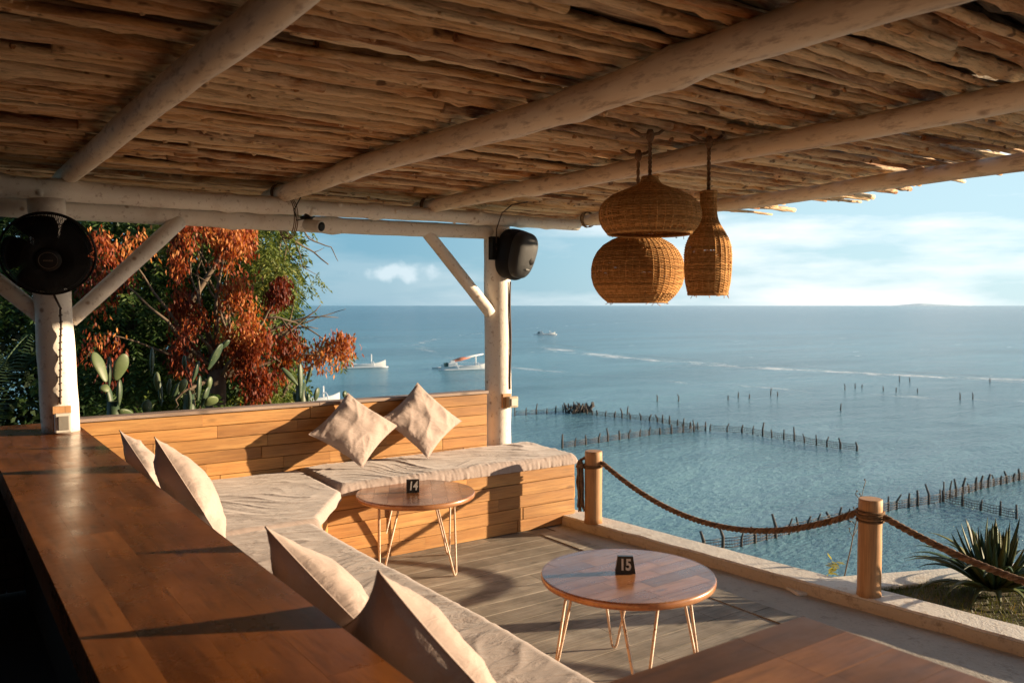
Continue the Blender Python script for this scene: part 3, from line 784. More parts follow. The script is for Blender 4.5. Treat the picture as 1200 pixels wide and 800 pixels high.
# ------------------------------------------------------------------ rope posts and ropes
B1 = Vector((3.905, 4.56, .065)); B2 = Vector((4.135, 2.555, .065)); B3 = Vector((4.34, .35, .065))
def bollard(b, r, h, label, seed, wrap):
    t = thing('rope_post', b, label, 'rope post', 'wooden rope posts on the kerb wall')
    mb = MB(); n = 14
    mb.tube([b + Vector((0, 0, h*i/(n-1) - (.001 if i == 0 else 0))) for i in range(n)] + [b + Vector((0,0,h+.003))], [r*(1 + .03*noise.noise(Vector((i*.4, seed, 0)))) * (1.05 if i == 0 else 1) for i in range(n)] + [r*.93], 28, seed*.1 % 1)
    mb.build('post', M['teakpost'], t)
    mb = MB(); z = wrap[0]
    pts = []; turns = wrap[1]
    for k in range(turns*24):
        a = 2*math.pi*k/24; pts.append(b + Vector(((r+.007)*math.cos(a), (r+.007)*math.sin(a), z + .011*k/24 + .006*math.sin(a*.7 + seed))))
    mb.tube(pts, .0062, 6); mb.build('rope_binding', M['twine'], t)
    return t
bollard(B1, .062, .515, 'slim round wooden rope post beside the bench end, with a frayed rope tail', 3, (.40, 2))
bollard(B2, .061, .52, 'thick round wooden rope post bound with cord near the lawn', 8, (.405, 5))
bollard(B3, .061, .52, 'wooden rope post farthest right along the kerb, holding the far end of the second rope', 5, (.405, 5))
def rope(a, b, sag, label, r=.0165, tail=None, skew=0):
    a, b = Vector(a), Vector(b); n = 260; Lr = (b-a).length
    t = thing('rope', (a+b)/2 - Vector((0,0,sag)), label, 'rope', 'ropes slung between the posts')
    P = []
    for i in range(n):
        u = i/(n-1); p = a.lerp(b, u); uu = u ** (1 + skew); p.z -= sag*4*uu*(1-uu); P.append(p)
    mb = MB(); dr = (b-a).normalized(); sd_ = dr.cross(Vector((0,0,1))).normalized()
    for st in range(3):
        pts = []
        for i, p in enumerate(P):
            tg_ = (P[min(i+1, n-1)] - P[max(i-1, 0)]).normalized(); up = sd_.cross(tg_).normalized()
            ang = 2*math.pi*(i/(n-1)*Lr/.095 + st/3)
            pts.append(p + (sd_*math.cos(ang) + up*math.sin(ang)) * r*.56)
        mb.tube(pts, r*.60, 7, st/3)
    mb.build('strands', M['rope'], t)
    fz = MB(); fr_ = random.Random(int(sag*1000))
    for i in range(700):
        k = fr_.randrange(n); p = P[k]; d = Vector((fr_.gauss(0,1), fr_.gauss(0,1), fr_.gauss(0,1))).normalized()
        q = p + d*r*.95; e = q + d*fr_.uniform(.003, .010) + dr*fr_.uniform(-.01, .01); s_ = d.cross(dr)*.0006
        fz.add([q - s_, q + s_, e], [(0,1,2)])
    fz.build('loose_fibres', M['rope'], t)
    if tail:
        m2 = MB(); fr_ = random.Random(2)
        for k in range(26):
            o_ = Vector(tail) + Vector((fr_.uniform(-.02,.02), fr_.uniform(-.02,.02), 0)); Lt = fr_.uniform(.20, .36)
            pts = [o_ + Vector((.012*noise.noise(Vector((j*.5, k, 0))), .012*noise.noise(Vector((j*.5, k, 9))) - .002*j, -Lt*j/7)) for j in range(8)]
            m2.tube(pts, .0058, 5)
        m2.tube([Vector(tail) + Vector((0,0,.02)), Vector(tail) + Vector((0,0,-.03))], [.016,.034], 10)
        m2.build('frayed_tail', M['rope'], t)
        m3 = MB(); top = Vector(tail) + Vector((0,0,.02))
        m3.tube([a + Vector((0,0,.0)), a + Vector((-.02,.05,.03)), B1 + Vector((-.01,.066,.47)), B1 + Vector((-.05,.05,.46)), top], .010, 7)
        m3.build('knot', M['rope'], t)
rope(B1 + Vector((.02, -.068, .44)), B2 + Vector((-.01, .070, .435)), .255, 'long brown twisted rope sagging between the two wooden posts', tail=B1 + Vector((-.078, .055, .43)), skew=.03)
rope(B2 + Vector((.015, -.070, .435)), B3 + Vector((0, .07, .435)), .20, 'brown twisted rope running from the thick post out past the agave')

# agave
def agave(c, n, Ls, label):
    t = thing('agave_plant', c, label, 'plant'); rg = random.Random(21)
    for k in range(n):
        a = k*2.39996; f = k/n; el = R(8 + 76*f + rg.uniform(-8, 8)); Lf = Ls * rg.uniform(.8, 1.08) * (1 - .18*f)
        d = Vector((math.cos(a), math.sin(a), 0)); side = d.cross(Vector((0,0,1))); m = MB(); nn = 10; vs_ = []
        for i in range(nn):
            s = i/(nn-1); wd = .019 * (1 - s)**.75 * (.55 + 1.2*min(s*2.2, 1)) + .0006
            e = el + R(10)*s if f > .5 else el + R(25)*s*(1-s) - R(12)*s*s
            p = Vector(c) + d*(.018 + Lf*s*math.cos(e)) + Vector((0,0, .02 + Lf*s*math.sin(e)))
            upn = (Vector((0,0,1))*math.cos(e) - d*math.sin(e)); 
            vs_ += [p - side*wd + upn*wd*.45, p - upn*wd*.35, p + side*wd + upn*wd*.45, p + upn*wd*.12]
        fs = []
        for i in range(nn-1):
            for j in range(4): j2 = (j+1) % 4; fs.append((i*4+j, i*4+j2, (i+1)*4+j2, (i+1)*4+j))
        m.add(vs_, fs, rg.random(), True); m.build('leaf', M['agave'], t)
agave((4.90, 2.27, .0), 84, .46, 'spiky dark green agave on the lawn behind the rope')

# dry weed stalk behind the kerb
wc = at(978, 690, y=2.98); wc.z = .0
t = thing('weed_plant', (wc.x, wc.y, -.3), 'thin dry weed stalk with small light green leaves behind the kerb wall', 'plant')
mb = MB(); w_top = at(1012, 572, y=2.98); stalk = [Vector((wc.x, wc.y, -.3)).lerp(w_top, i/11) + Vector((.008*noise.noise(Vector((i*.6,0,0))), 0, 0)) for i in range(12)]
mb.tube(stalk, [.006*(1 - .7*i/11) for i in range(12)], 5)
rg = random.Random(4)
for k in range(11):
    s = stalk[rg.randrange(7, 12)]; e = s + Vector((rg.uniform(-.05,.06), rg.uniform(-.03,.03), rg.uniform(.0,.045))); mb.tube([s, e], .0024, 4)
    e2 = e + Vector((rg.uniform(-.02,.02), 0, rg.uniform(0,.02))); mb.tube([e, e2], .002, 4); mb.lathe(e2, [(.001,-.003),(.007,0),(.001,.007)], 6)
mb.build('stem', M['bark'], t)
mb = MB()
lc = at(972, 664, y=2.98)
for k in range(24):
    o_ = lc + Vector((rg.uniform(-.03,.035), rg.uniform(-.03,.03), rg.uniform(-.10,.035))); d = Vector((rg.uniform(-1,1), rg.uniform(-1,.2), rg.uniform(-.2,.6))).normalized(); s = d.cross(Vector((0,0,1))).normalized()*.017
    mb.add([o_, o_ + d*.03 + s, o_ + d*.06, o_ + d*.03 - s], [(0,1,2,3)], .9)
mb.build('leaves', M['lime'], t)

# ------------------------------------------------------------------ pergola
pg = thing('pergola', (2.2, 5.4, 0), 'rustic pergola of whitewashed logs roofed with rows of crooked sticks', 'pergola')
def vlog(a, b, r0, r1, seed, n=26, sides=24):
    mb = MB(); mb.tube(log_pts(a, b, n, .010, seed), log_rad(r0, r1, n, seed, .03, 0), sides, .5, rough=.03); return mb
P1 = Vector((.60, 5.22, ZC)); P2 = Vector((3.815, 5.64, 0))
vlog((P1.x + .01, P1.y, ZC - .002), (P1.x - .035, P1.y + .02, 2.20), .096, .092, 1).build('support_post', M['log'], pg)
vlog((P2.x, P2.y, -.6), (P2.x - .01, P2.y, 2.27), .108, .106, 2, 40).build('support_post', M['log'], pg)
def beam_y(x): return 5.36 + .055*(x - .6)
ub = log_pts((-1.6, beam_y(-1.6) + .02, 2.262), (4.60, beam_y(4.60), 2.305), 90, .02, 5)
ur = log_rad(.068, .044, 90, 5, .10, 13)
mb = MB(); mb.tube(ub, ur, 18, .5, rough=.05)
rg = random.Random(9)
for k in range(16):
    i = rg.randrange(20, 86); a = rg.uniform(-1.2, 1.6) + math.pi; p = ub[i]; d = Vector((rg.uniform(-.5,.5), math.cos(a), math.sin(a)*.8 + .2)).normalized()
    mb.tube([p + d*ur[i]*.6, p + d*(ur[i]*.95), p + d*(ur[i] + rg.uniform(.004,.016))], [.034, .024, rg.uniform(.008,.014)], 9, .5, rough=.3)
mb.build('beam', M['log'], pg)
lb = log_pts((-1.6, beam_y(-1.6) + .10, 2.135), (3.74, beam_y(3.74) + .09, 2.20), 70, .02, 7)
mb = MB(); mb.tube(lb, log_rad(.056, .055, 70, 7, .06, 6), 18, .5, rough=.05); mb.build('beam', M['log'], pg)
def brace(p0, p1, r0, r1, seed):
    mb = vlog(p0, p1, r0, r1, seed, 16, 14); mb.build('brace', M['log'], pg)
brace(at(82, 374, y=5.26), at(210, 258, y=5.47) , .044, .048, 11)
brace(at(52, 374, y=5.28), at(-40, 300, y=5.33), .046, .044, 12)
brace(at(574, 366, y=5.60), at(496, 268, y=5.60), .050, .046, 13)
ZR = 2.362
RX = [(.70, .745, .056, .047), (1.97, 1.935, .056, .060), (3.12, 3.30, .050, .052), (4.76, 4.80, .046, .052), (6.4, 6.4, .05, .05)]
RX = RX[:4]
for i, (xa, xb, ra, rb) in enumerate(RX):
    pa = Vector((xa, 5.75, ZR)); pb = Vector((xb, -1.6, ZR + .01))
    pts = log_pts(pa, pb, 60, .028, 20 + i)
    mb = MB(); mb.tube(pts, log_rad(ra, rb, 60, 20 + i, .08, 3), 20, .5, rough=.04)
    mb.build('rafter', M['rafter'], pg)
# twine lashings on the upper beam
mb = MB()
for (bp, z0) in ((at(343, 240, y=5.30), 0),):
    for k in range(3):
        c = Vector((bp.x + .012*k, beam_y(bp.x) + .04, 2.20)); pts = [c + Vector((.03*math.sin(a*.5), .125*math.cos(a), .135*math.sin(a))) for a in [2*math.pi*j/24 for j in range(24)]]
        mb.tube(pts, .0035, 5, closed=True)
mb.build('lashing', M['twine'], pg)
for xl in (1.975, 3.135, 4.765):
    mb = MB()
    for k in range(4):
        yb_ = beam_y(xl) + .05 + .012*k
        mb.tube([Vector((xl + .066*math.cos(a), yb_ + .006*math.sin(a*2 + k), ZR + .005 + .066*math.sin(a))) for a in [2*math.pi*j/24 for j in range(24)]], .0035, 5, closed=True)
    mb.build('lashing', M['twine'], pg)

# the stick covering
rs = random.Random(31)
sticks = []   # (builder, centre)
def make_stick(x0, x1, y, z, r, seed, sides, res):
    n = max(6, int((x1 - x0) / res)); pts = []; rad = []
    yaw = rs.gauss(0, .028)
    amp = rs.uniform(.012, .036)
    for i in range(n + 1):
        t_ = i/n; x = x0 + (x1 - x0)*t_
        q = Vector((x*1.1 + seed*7.13, seed*1.7, 0)); q2 = Vector((x*4.5 + seed*3.1, seed, 4))
        pts.append(Vector((x, y + yaw*(x - (x0+x1)/2) + amp*noise.noise(q)*1.5 + .005*noise.noise(q2), z + .012*noise.noise(q + Vector((0,0,9))) + .004*noise.noise(q2 + Vector((0,0,5))))))
        rr = r * (1 + .16*noise.noise(Vector((x*2.3, seed, 2))) + .10*noise.noise(Vector((x*11, seed, 6)))) * (1 - .28*t_)
        rad.append(rr)
    for _ in range(int((x1-x0)*2.2)):
        k = rs.randrange(1, n); rad[k] *= rs.uniform(1.12, 1.42)
    m = MB(); m.tube(pts, rad, sides, rs.random(), rough=.24)
    for _ in range(int((x1-x0)*1.3)):   # cut twig stubs
        k = rs.randrange(1, n); a = rs.uniform(math.pi*.9, 2.1*math.pi); d = Vector((rs.uniform(.2,.7), math.cos(a), math.sin(a))).normalized()
        p = pts[k]; m.tube([p + d*rad[k]*.6, p + d*(rad[k] + rs.uniform(.004, .014))], [r*.55, r*.32], 6, rs.random())
    return m
y = -1.45; seed = 1
low = []
while y < 6.45:
    r = rs.choice([.015, .020, .023, .026, .030, .034]); x = -1.7 + rs.uniform(-.5, 0)
    xe = 5.22 + .30*max(0, y - 2.5); xe = min(xe, 5.9)
    while x < xe - .5:
        Ln = rs.uniform(1.6, 3.6); x1 = x + Ln
        if x1 > xe - .6: x1 = xe + rs.choice([-.3, -.2, -.1, 0, .15, .3, .45]) + rs.uniform(-.05, .05)
        zc = ZR + .056 + r + rs.choice([0, 0, .006, .014, .026, .04])
        near = y < 4.2
        m = make_stick(x, x1, y + rs.uniform(-.008, .008), zc, r, seed, 9 if near else 7, .05 if near else .08); seed += 1
        # visibility and distance of the stick's midpoint in the photo
        best = None
        for k in range(7):
            p = Vector((x + (x1-x)*k/6, y, zc))
            if in_frame(p):
                dd = (p - CO).length
                best = dd if best is None else min(best, dd)
        low.append((best, m)); x = x1 - rs.uniform(.05, .25)
    y += r*2 * rs.uniform(.92, 1.38)
vis = sorted([i for i, (b, m) in enumerate(low) if b is not None], key=lambda i: low[i][0])
top100 = set(vis[:100]); rest = MB()
def merge(a, b): 
    o = len(a.v); a.v.extend(b.v); a.f.extend([tuple(i+o for i in f) for f in b.f]); a.r.extend(b.r); a.sm.extend(b.sm)
for i, (b, m) in enumerate(low):
    if i in top100: m.build('roof_stick', M['stick'], pg)
    else: merge(rest, m)
ro = rest.build('roof_sticks', M['stick'], pg); ro['kind'] = 'stuff'; rest = MB()
y = -1.45
while y < 6.4:   # upper layer
    r = rs.uniform(.018, .028); x = -1.7
    while x < 4.9:
        Ln = rs.uniform(2, 4); x1 = x + Ln
        if x1 > 4.6: x1 = rs.uniform(4.8, 5.5) + .2*max(0, y - 3)
        if rs.random() > .10 or x < 3.0: merge(rest, make_stick(x, x1, y, ZR + .165 + rs.uniform(-.012, .015), r, seed, 6, .12)); 
        seed += 1; x = x1 - .1
    y += r*2*rs.uniform(.88, 1.12)
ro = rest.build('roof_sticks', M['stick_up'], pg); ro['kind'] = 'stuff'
mb = MB(); mb.box((-2.0, -2.4, ZR + .22), (3.7, 6.35, ZR + .228)); mb.build('roof_light_block', M['light_block'], pg)  # dark sheet added above the sticks to block light

# ------------------------------------------------------------------ wicker lamps
def wicker(c, prof, nrib, cord_top, label, seed, pitch=.0062):
    """c: centre of the bottom opening; prof: (height, radius)"""
    c = Vector(c); t = thing('wicker_lamp', (c.x, c.y, c.z), label, 'pendant lamp', 'woven pendant lamps')
    Ls = [0]
    for (h0, r0), (h1, r1) in zip(prof[:-1], prof[1:]): Ls.append(Ls[-1] + math.hypot(h1-h0, r1-r0))
    def P(s):
        for k in range(len(Ls)-1):
            if s <= Ls[k+1] + 1e-9:
                f = (s - Ls[k])/(Ls[k+1]-Ls[k]); return prof[k][0] + f*(prof[k+1][0]-prof[k][0]), prof[k][1] + f*(prof[k+1][1]-prof[k][1])
        return prof[-1]
    rg = random.Random(seed)
    mb = MB(); nr = int(Ls[-1]/pitch); n = nrib*4
    for k in range(nr + 1):
        h, r = P(k*pitch); amp = .0026 * min(1, r/.08)
        gap = rg.random() < .10
        pts = []
        for j in range(n):
            a = 2*math.pi*j/n; o = amp*math.cos(a*nrib/2 + math.pi*(k % 2))
            wz = .0014*noise.noise(Vector((math.cos(a)*3, math.sin(a)*3, k*.35 + seed)))
            rr = r + o + .0035*noise.noise(Vector((math.cos(a)*1.2, math.sin(a)*1.2, h*7 + seed)))
            pts.append(c + Vector((rr*math.cos(a), rr*math.sin(a), h + wz)))
        if rg.random() < .22:
            g0 = rg.randrange(n); gl = rg.randrange(int(n*.02) + 1, int(n*.07) + 3)
            mb.tube([pts[(g0 + gl + q_) % n] for q_ in range(n - gl)], .003, 4, rg.random())
        else: mb.tube(pts, .0026 if gap else .00325, 4, rg.random(), closed=True)
    mb.build('weave', M['wicker'], t)
    mb = MB(); ns = 26
    for k in range(nrib):
        a = 2*math.pi*k/nrib; pts = []
        for i in range(ns):
            h, r = P(Ls[-1]*i/(ns-1)); pts.append(c + Vector((r*math.cos(a), r*math.sin(a), h)))
        mb.tube(pts, .0036, 5, rg.random())
    for k in range(14):   # loose cane ends
        a = rg.uniform(0, 6.28); h, r = P(rg.choice([0, 0, 0, rg.uniform(0, Ls[-1]*.8)])); d = Vector((math.cos(a), math.sin(a), 0)); q_ = c + d*r + Vector((0, 0, h))
        mb.tube([q_, q_ + d*rg.uniform(.002,.012) + Vector((-d.y, d.x, 0))*rg.uniform(-.01,.01) - Vector((0,0,rg.uniform(.0,.01))), q_ + d*rg.uniform(.004,.016) + Vector((-d.y, d.x, 0))*rg.uniform(-.02,.02) - Vector((0,0,rg.uniform(.006,.02)))], .0016, 4, rg.random())
    for s in (0, .004, Ls[-1] - .004):
        h, r = P(s); mb.tube([c + Vector((r*math.cos(2*math.pi*j/48), r*math.sin(2*math.pi*j/48), h)) for j in range(48)], .0058, 6, .4, closed=True)
    mb.build('ribs', M['wicker'], t)
    mb = MB(); top = c + Vector((0, 0, prof[-1][0])); ct = Vector((c.x, c.y, cord_top)); n_ = 40
    for st in range(2):
        pts = [top.lerp(ct, i/(n_-1)) - Vector((0,0,.03*(1-i/(n_-1)))) + Vector((.0042*math.cos(i*.9 + st*math.pi), .0042*math.sin(i*.9 + st*math.pi), 0)) for i in range(n_)]
        mb.tube(pts, .0058, 6)
    mb.tube([ct + Vector((.0,0,-.035)), ct + Vector((0,0,-.02)), ct + Vector((0,0,-.004)), ct + Vector((0,0,.02))], [.010, .018, .021, .012], 10)
    mb.tube([ct + Vector((-.10*1, .02, .012)), ct + Vector((-.05, .01, -.008)), ct + Vector((0, 0, -.004)), ct + Vector((.045, -.01, .006)), ct + Vector((.08, -.01, .03))], .0075, 7)
    mb.build('hanging_cord', M['rope'], t)
    mb = MB(); mb.tube([top + Vector((0,0,-.10)), top + Vector((0,0,-.02))], [.018, .016], 12); mb.lathe(top + Vector((0,0,-.16)), [(.006, 0), (.024, .012), (.03, .032), (.022, .05), (.013, .062)], 16); mb.build('bulb_holder', M['black'], t)
a0 = at(762, 152, z=2.42); s_ = lambda px, py: at(px, py, y=a0.y)
zb = at(762, 274, y=a0.y).z
wicker((a0.x, a0.y, zb), [(0,.188),(.012,.200),(.035,.216),(.065,.228),(.095,.230),(.125,.222),(.150,.203),(.172,.172),(.190,.132),(.205,.093),(.216,.063),(.228,.046),(.245,.037),(.258,.034)], 40, 2.40, 'squat domed wicker pendant lamp, upper one of the overlapping pair', 1)
b0 = at(748, 176, z=2.42); zb = at(748, 354, y=b0.y).z
wicker((b0.x, b0.y, zb), [(0,.150),(.018,.174),(.045,.200),(.085,.224),(.130,.236),(.175,.237),(.220,.228),(.260,.208),(.295,.175),(.322,.130),(.338,.085),(.348,.045),(.352,.03)], 44, 2.40, 'round globe wicker pendant lamp, lower one behind the domed lamp', 2)
c0 = at(831, 160, z=2.42); zb = at(832, 345, y=c0.y).z
wicker((c0.x, c0.y, zb), [(0,.090),(.015,.094),(.060,.104),(.120,.1085),(.190,.109),(.230,.104),(.265,.092),(.300,.073),(.330,.055),(.355,.043),(.385,.038),(.440,.036),(.488,.038)], 24, 2.40, 'slim bottle shaped wicker pendant lamp, on the right', 3, .0058)

# ------------------------------------------------------------------ fan on the left post
fc = Vector((.535, 4.93, 1.885)); fn_ = (Vector((-.12, -1, -.42))).normalized()
t = thing('wall_fan', fc, 'black caged electric fan fixed to the left white post', 'fan')
Mq = fn_.to_track_quat('Z', 'Y').to_matrix()
def loc(r, a, z): return fc + Mq @ Vector((r*math.cos(a), r*math.sin(a), z))
mb = MB(); RF = .220
for k in range(150):
    a = 2*math.pi*k/150
    mb.tube([loc(.05, a, .085), loc(.12, a + .05, .082), loc(.18, a + .09, .062), loc(RF, a + .1, .0)], .0018, 4)
    if k % 2: mb.tube([loc(.05, a, -.075), loc(.16, a, -.065), loc(RF, a, 0)], .0016, 4)
for r, z, th in ((RF, 0, .007), (.19, .062, .002), (.12, .082, .002), (.15, -.066, .002), (RF - .001, .012, .004)):
    mb.tube([loc(r, 2*math.pi*j/64, z) for j in range(64)], th, 6, closed=True)
mb.build('guard', M['black'], t)
mb = MB(); mb.lathe(fc, [(.02, .07), (.06, .078), (.062, .09), (.05, .096), (.01, .098)], 32, axis=fn_); mb.build('front_badge', M['black'], t)
mb = MB(); mb.tube([loc(.043, 2*math.pi*j/40, .098) for j in range(40)], .0016, 5, closed=True)
for k in range(7): mb.obox(loc(0,0,.0985) + Mq @ Vector((-.022 + .0064*k, -.004, 0)), Mq @ Vector((.0045,0,0)), Mq @ Vector((0,.008,0)), Mq @ Vector((0,0,.001)))
mb.build('badge_marking', simple('badge_grey', (.10,.075,.055), .4), t)
for k in range(5):
    a0_ = 2*math.pi*k/5 + .4; mb = MB()
    def bl(u, v, a0_=a0_): r = .045 + .165*u; w_ = (.55 + .35*math.sin(u*2.6)) ; return loc(r, a0_ + (v-.5)*w_*1.3 + u*.25, .035 - (v)*.06)
    mb.grid(bl, 10, 8); o = mb.build('blade', M['black'], t); s2 = o.modifiers.new('solid', 'SOLIDIFY'); s2.thickness = .003
mb = MB(); mb.lathe(fc - fn_*.19, [(.04, 0), (.066, .02), (.07, .10), (.055, .15), (.02, .17)], 28, axis=fn_); mb.build('motor', M['black'], t)
mb = MB(); pb = Vector((.58, 5.12, 1.78)); mb.tube([fc - fn_*.12, fc - fn_*.16 + Vector((0,0,-.06)), pb], .022, 10); mb.box((pb.x-.045, pb.y-.02, pb.z-.09), (pb.x+.045, pb.y+.03, pb.z+.09)); mb.build('bracket', M['black'], t)

# fan cable and left socket
t = thing('fan_cable', (.64, 5.1, 1.2), 'brown twisted cable running down the left white post', 'cable')
mb = MB(); pts = [at(68, y_, y=5.105) + Vector((.006*noise.noise(Vector((y_*.03, 0, 0))), 0, 0)) for y_ in range(362, 476, 4)]
pts = [Vector((p.x + .012, 5.112 + .004*math.sin(i), p.z)) for i, p in enumerate(pts)]
mb.tube(pts, .006, 6)
for i in range(2, len(pts)-1, 2): mb.tube([pts[i] + Vector((-.009, -.004, 0)), pts[i] + Vector((.009, -.004, .006))], .004, 5)
mb.tube([Vector((.57, 5.13, 1.70)), Vector((.61, 5.11, 1.6)), pts[0]], .006, 6)
mb.build('wire', M['cable'], t)
t = thing('socket_box', at(74, 492, y=5.10), 'small pale socket box near the foot of the left post', 'socket', 'socket boxes on the posts')
c = at(74, 492, y=5.10)
mb = MB(); mb.box((c.x-.050, 5.100, c.z-.062), (c.x+.040, 5.122, c.z+.075)); mb.build('back_plate', M['teakpost'], t, bevel=.002)
mb = MB(); mb.box((c.x-.045, 5.060, c.z-.065), (c.x+.038, 5.098, c.z+.040)); mb.build('box_body', M['boxwhite'], t, bevel=.008)
mb = MB(); mb.box((c.x-.030, 5.054, c.z-.050), (c.x+.024, 5.062, c.z+.026)); mb.build('cover', simple('grey_cover', (.22,.2,.17), .35), t, bevel=.004)

# speaker on the right post
sc_ = at(607, 298, y=5.40); t = thing('speaker', sc_, 'black outdoor loudspeaker mounted high on the right white post', 'speaker')
def rbox(c, ex, ey, ez, p=4.0, n=28, taper=.0):
    m = MB()
    def fn(u, v):
        th, ph = (v - .5)*math.pi, u*2*math.pi
        def cp(x, e): return math.copysign(abs(x)**(2/e), x)
        z = cp(math.sin(th), p); k = 1 + taper*z
        return Vector(c) + ex*cp(math.cos(th), p)*cp(math.cos(ph), p)*k + ey*cp(math.cos(th), p)*cp(math.sin(ph), p)*k + ez*z
    m.grid(fn, n*2, n); return m
aim = Vector((.10, -1, -.18)).normalized(); sx = Vector((1, .10, 0)).normalized(); 
roll = Matrix.Rotation(R(-9), 3, aim); sx = roll @ sx; sz = aim.cross(sx).normalized() * -1
if sz.z < 0: sz = -sz
rbox(sc_ + Vector((0, .05, 0)), sx*.135, -aim*.13, sz*.20, 2.9, 28, .10).build('cabinet', M['black'], t)
rbox(sc_ + aim*.05, sx*.118, -aim*.075, sz*.182, 2.7, 28, .10).build('grille', M['grille'], t)
mb = MB(); mb.lathe(sc_ + aim*.112 + sz*-.03 + sx*.045, [(.030, 0), (.032, .006), (.022, .012), (.006, .013)], 24, axis=aim); mb.build('tweeter_ring', M['black'], t)
mb = MB(); mb.obox(sc_ + aim*.122 + sz*-.105 + sx*.01, sx*.035, sz*.009, aim*.002); mb.build('badge', simple('badge_silver', (.3,.3,.3), .3, .1), t)
mb = MB(); mb.box((3.66, 5.49, 1.98), (3.72, 5.55, 2.16)); mb.tube([Vector((3.68, 5.50, 2.1)), sc_ + Vector((-.09, .10, .03))], .02, 8); mb.build('bracket', M['black'], t)
t = thing('speaker_cable', (3.80, 5.53, 1.4), 'dark cable running from the loudspeaker down the right post and up to the roof', 'cable')
mb = MB(); 
pts = [at(598 - .5*math.sin(i*.4), 330 + i*6, y=5.535) for i in range(22)]
mb.tube(pts, .0075, 6)
mb.tube([sc_ + Vector((-.05,.15,-.02)), at(581, 303, y=5.50), at(582, 268, y=5.48), at(588, 250, y=5.44), at(600, 240, y=5.42), Vector((3.86, 5.30, 2.42))], .005, 6)
mb.build('wire', M['cable'], t)
c = at(598, 470, y=5.50); t = thing('socket_box', c, 'cream weatherproof socket box halfway up the right post', 'socket', 'socket boxes on the posts')
mb = MB(); mb.box((c.x-.06, 5.515, c.z-.055), (c.x+.02, 5.55, c.z+.06)); mb.build('back_plate', M['teakpost'], t, bevel=.002)
mb = MB(); mb.box((c.x-.035, 5.465, c.z-.050), (c.x+.055, 5.513, c.z+.040)); mb.build('box_body', M['box'], t, bevel=.008)
mb = MB(); mb.box((c.x-.018, 5.457, c.z-.034), (c.x+.038, 5.466, c.z+.025)); mb.build('cover', M['boxwhite'], t, bevel=.003)

# security camera on the lower beam
c = at(366, 264, y=5.27); t = thing('security_camera', c, 'small white bullet camera tied under the beam', 'camera')
ax = Vector((.45, -1, -.18)).normalized()
mb = MB(); mb.lathe(c - ax*.06, [(.032, 0), (.038, .01), (.038, .135), (.034, .14)], 24, axis=ax); mb.build('housing', M['boxwhite'], t)
mb = MB(); mb.lathe(c + ax*.079, [(.030, 0), (.030, .004), (.012, .005)], 24, axis=ax); mb.build('lens', M['black'], t)
mb = MB(); mb.tube([c + Vector((0,.02,.02)), c + Vector((-.01,.05,.06)), c + Vector((-.01,.09,.07))], .014, 8); mb.lathe(c + Vector((-.02,.05,.045)), [(.04, 0), (.045,.01), (.02,.02)], 16); mb.tube([c + Vector((.03,.03,.06)), c + Vector((-.09,.04,.03)), c + Vector((-.10,.06,.10)), c + Vector((-.06,.03,.19))], .004, 5); mb.build('mount', M['black'], t)

# ------------------------------------------------------------------ vegetation
def leaf(m, p, d, L_, W_, rnd, rg):
    d = d.normalized(); s = d.cross(Vector((rg.uniform(-1,1), rg.uniform(-1,1), rg.uniform(-1,1)))).normalized()*W_
    m.add([p, p + d*L_*.45 + s, p + d*L_, p + d*L_*.45 - s], [(0,1,2,3)], rnd)
def spray(m, o, d, L_, n, ll, lw, droop, rnd, rg):
    d = Vector(d).normalized(); p = Vector(o); st = L_/n
    for k in range(n):
        d = (d + Vector((0,0,-droop))).normalized(); p = p + d*st
        s = d.cross(Vector((0,0,1)));
        if s.length < .05: s = Vector((1,0,0))
        s.normalize()
        for sg in (-1, 1):
            ld = d*.55 + s*sg*.8 + Vector((0,0,-.25)) + Vector((rg.gauss(0,.18), rg.gauss(0,.18), rg.gauss(0,.18)))
            leaf(m, p, ld, ll*rg.uniform(.75, 1.2), lw, min(1, max(0, rnd + rg.uniform(-.2, .2))), rg)
def rand_in(rg):
    while True:
        v = Vector((rg.uniform(-1,1), rg.uniform(-1,1), rg.uniform(-1,1)))
        if v.length < 1: return v
def limbs(m, base, targets, r0, rg):
    base = Vector(base)
    for tp in targets:
        tp = Vector(tp); mid = base.lerp(tp, .5) + Vector((rg.uniform(-.3,.3), rg.uniform(-.3,.3), rg.uniform(.0,.4)))
        pts = []
        for i in range(9):
            u = i/8; p = base*(1-u)**2 + mid*2*u*(1-u) + tp*u*u + Vector((noise.noise(Vector((u*5, tp.x, 0))), noise.noise(Vector((u*5, tp.y, 3))), 0))*.06
            pts.append(p)
        m.tube(pts, [r0*(1 - .88*i/8) for i in range(9)], 7)

def blob_pts(blobs, Y):
    out = []
    for (px, py, rx, ry, n) in blobs:
        c = at(px, py, y=Y); k = (c - CO).dot(CF) / F_PX
        out.append((c, Vector((rx*k, max(rx, ry)*k*.9, ry*k)), n))
    return out
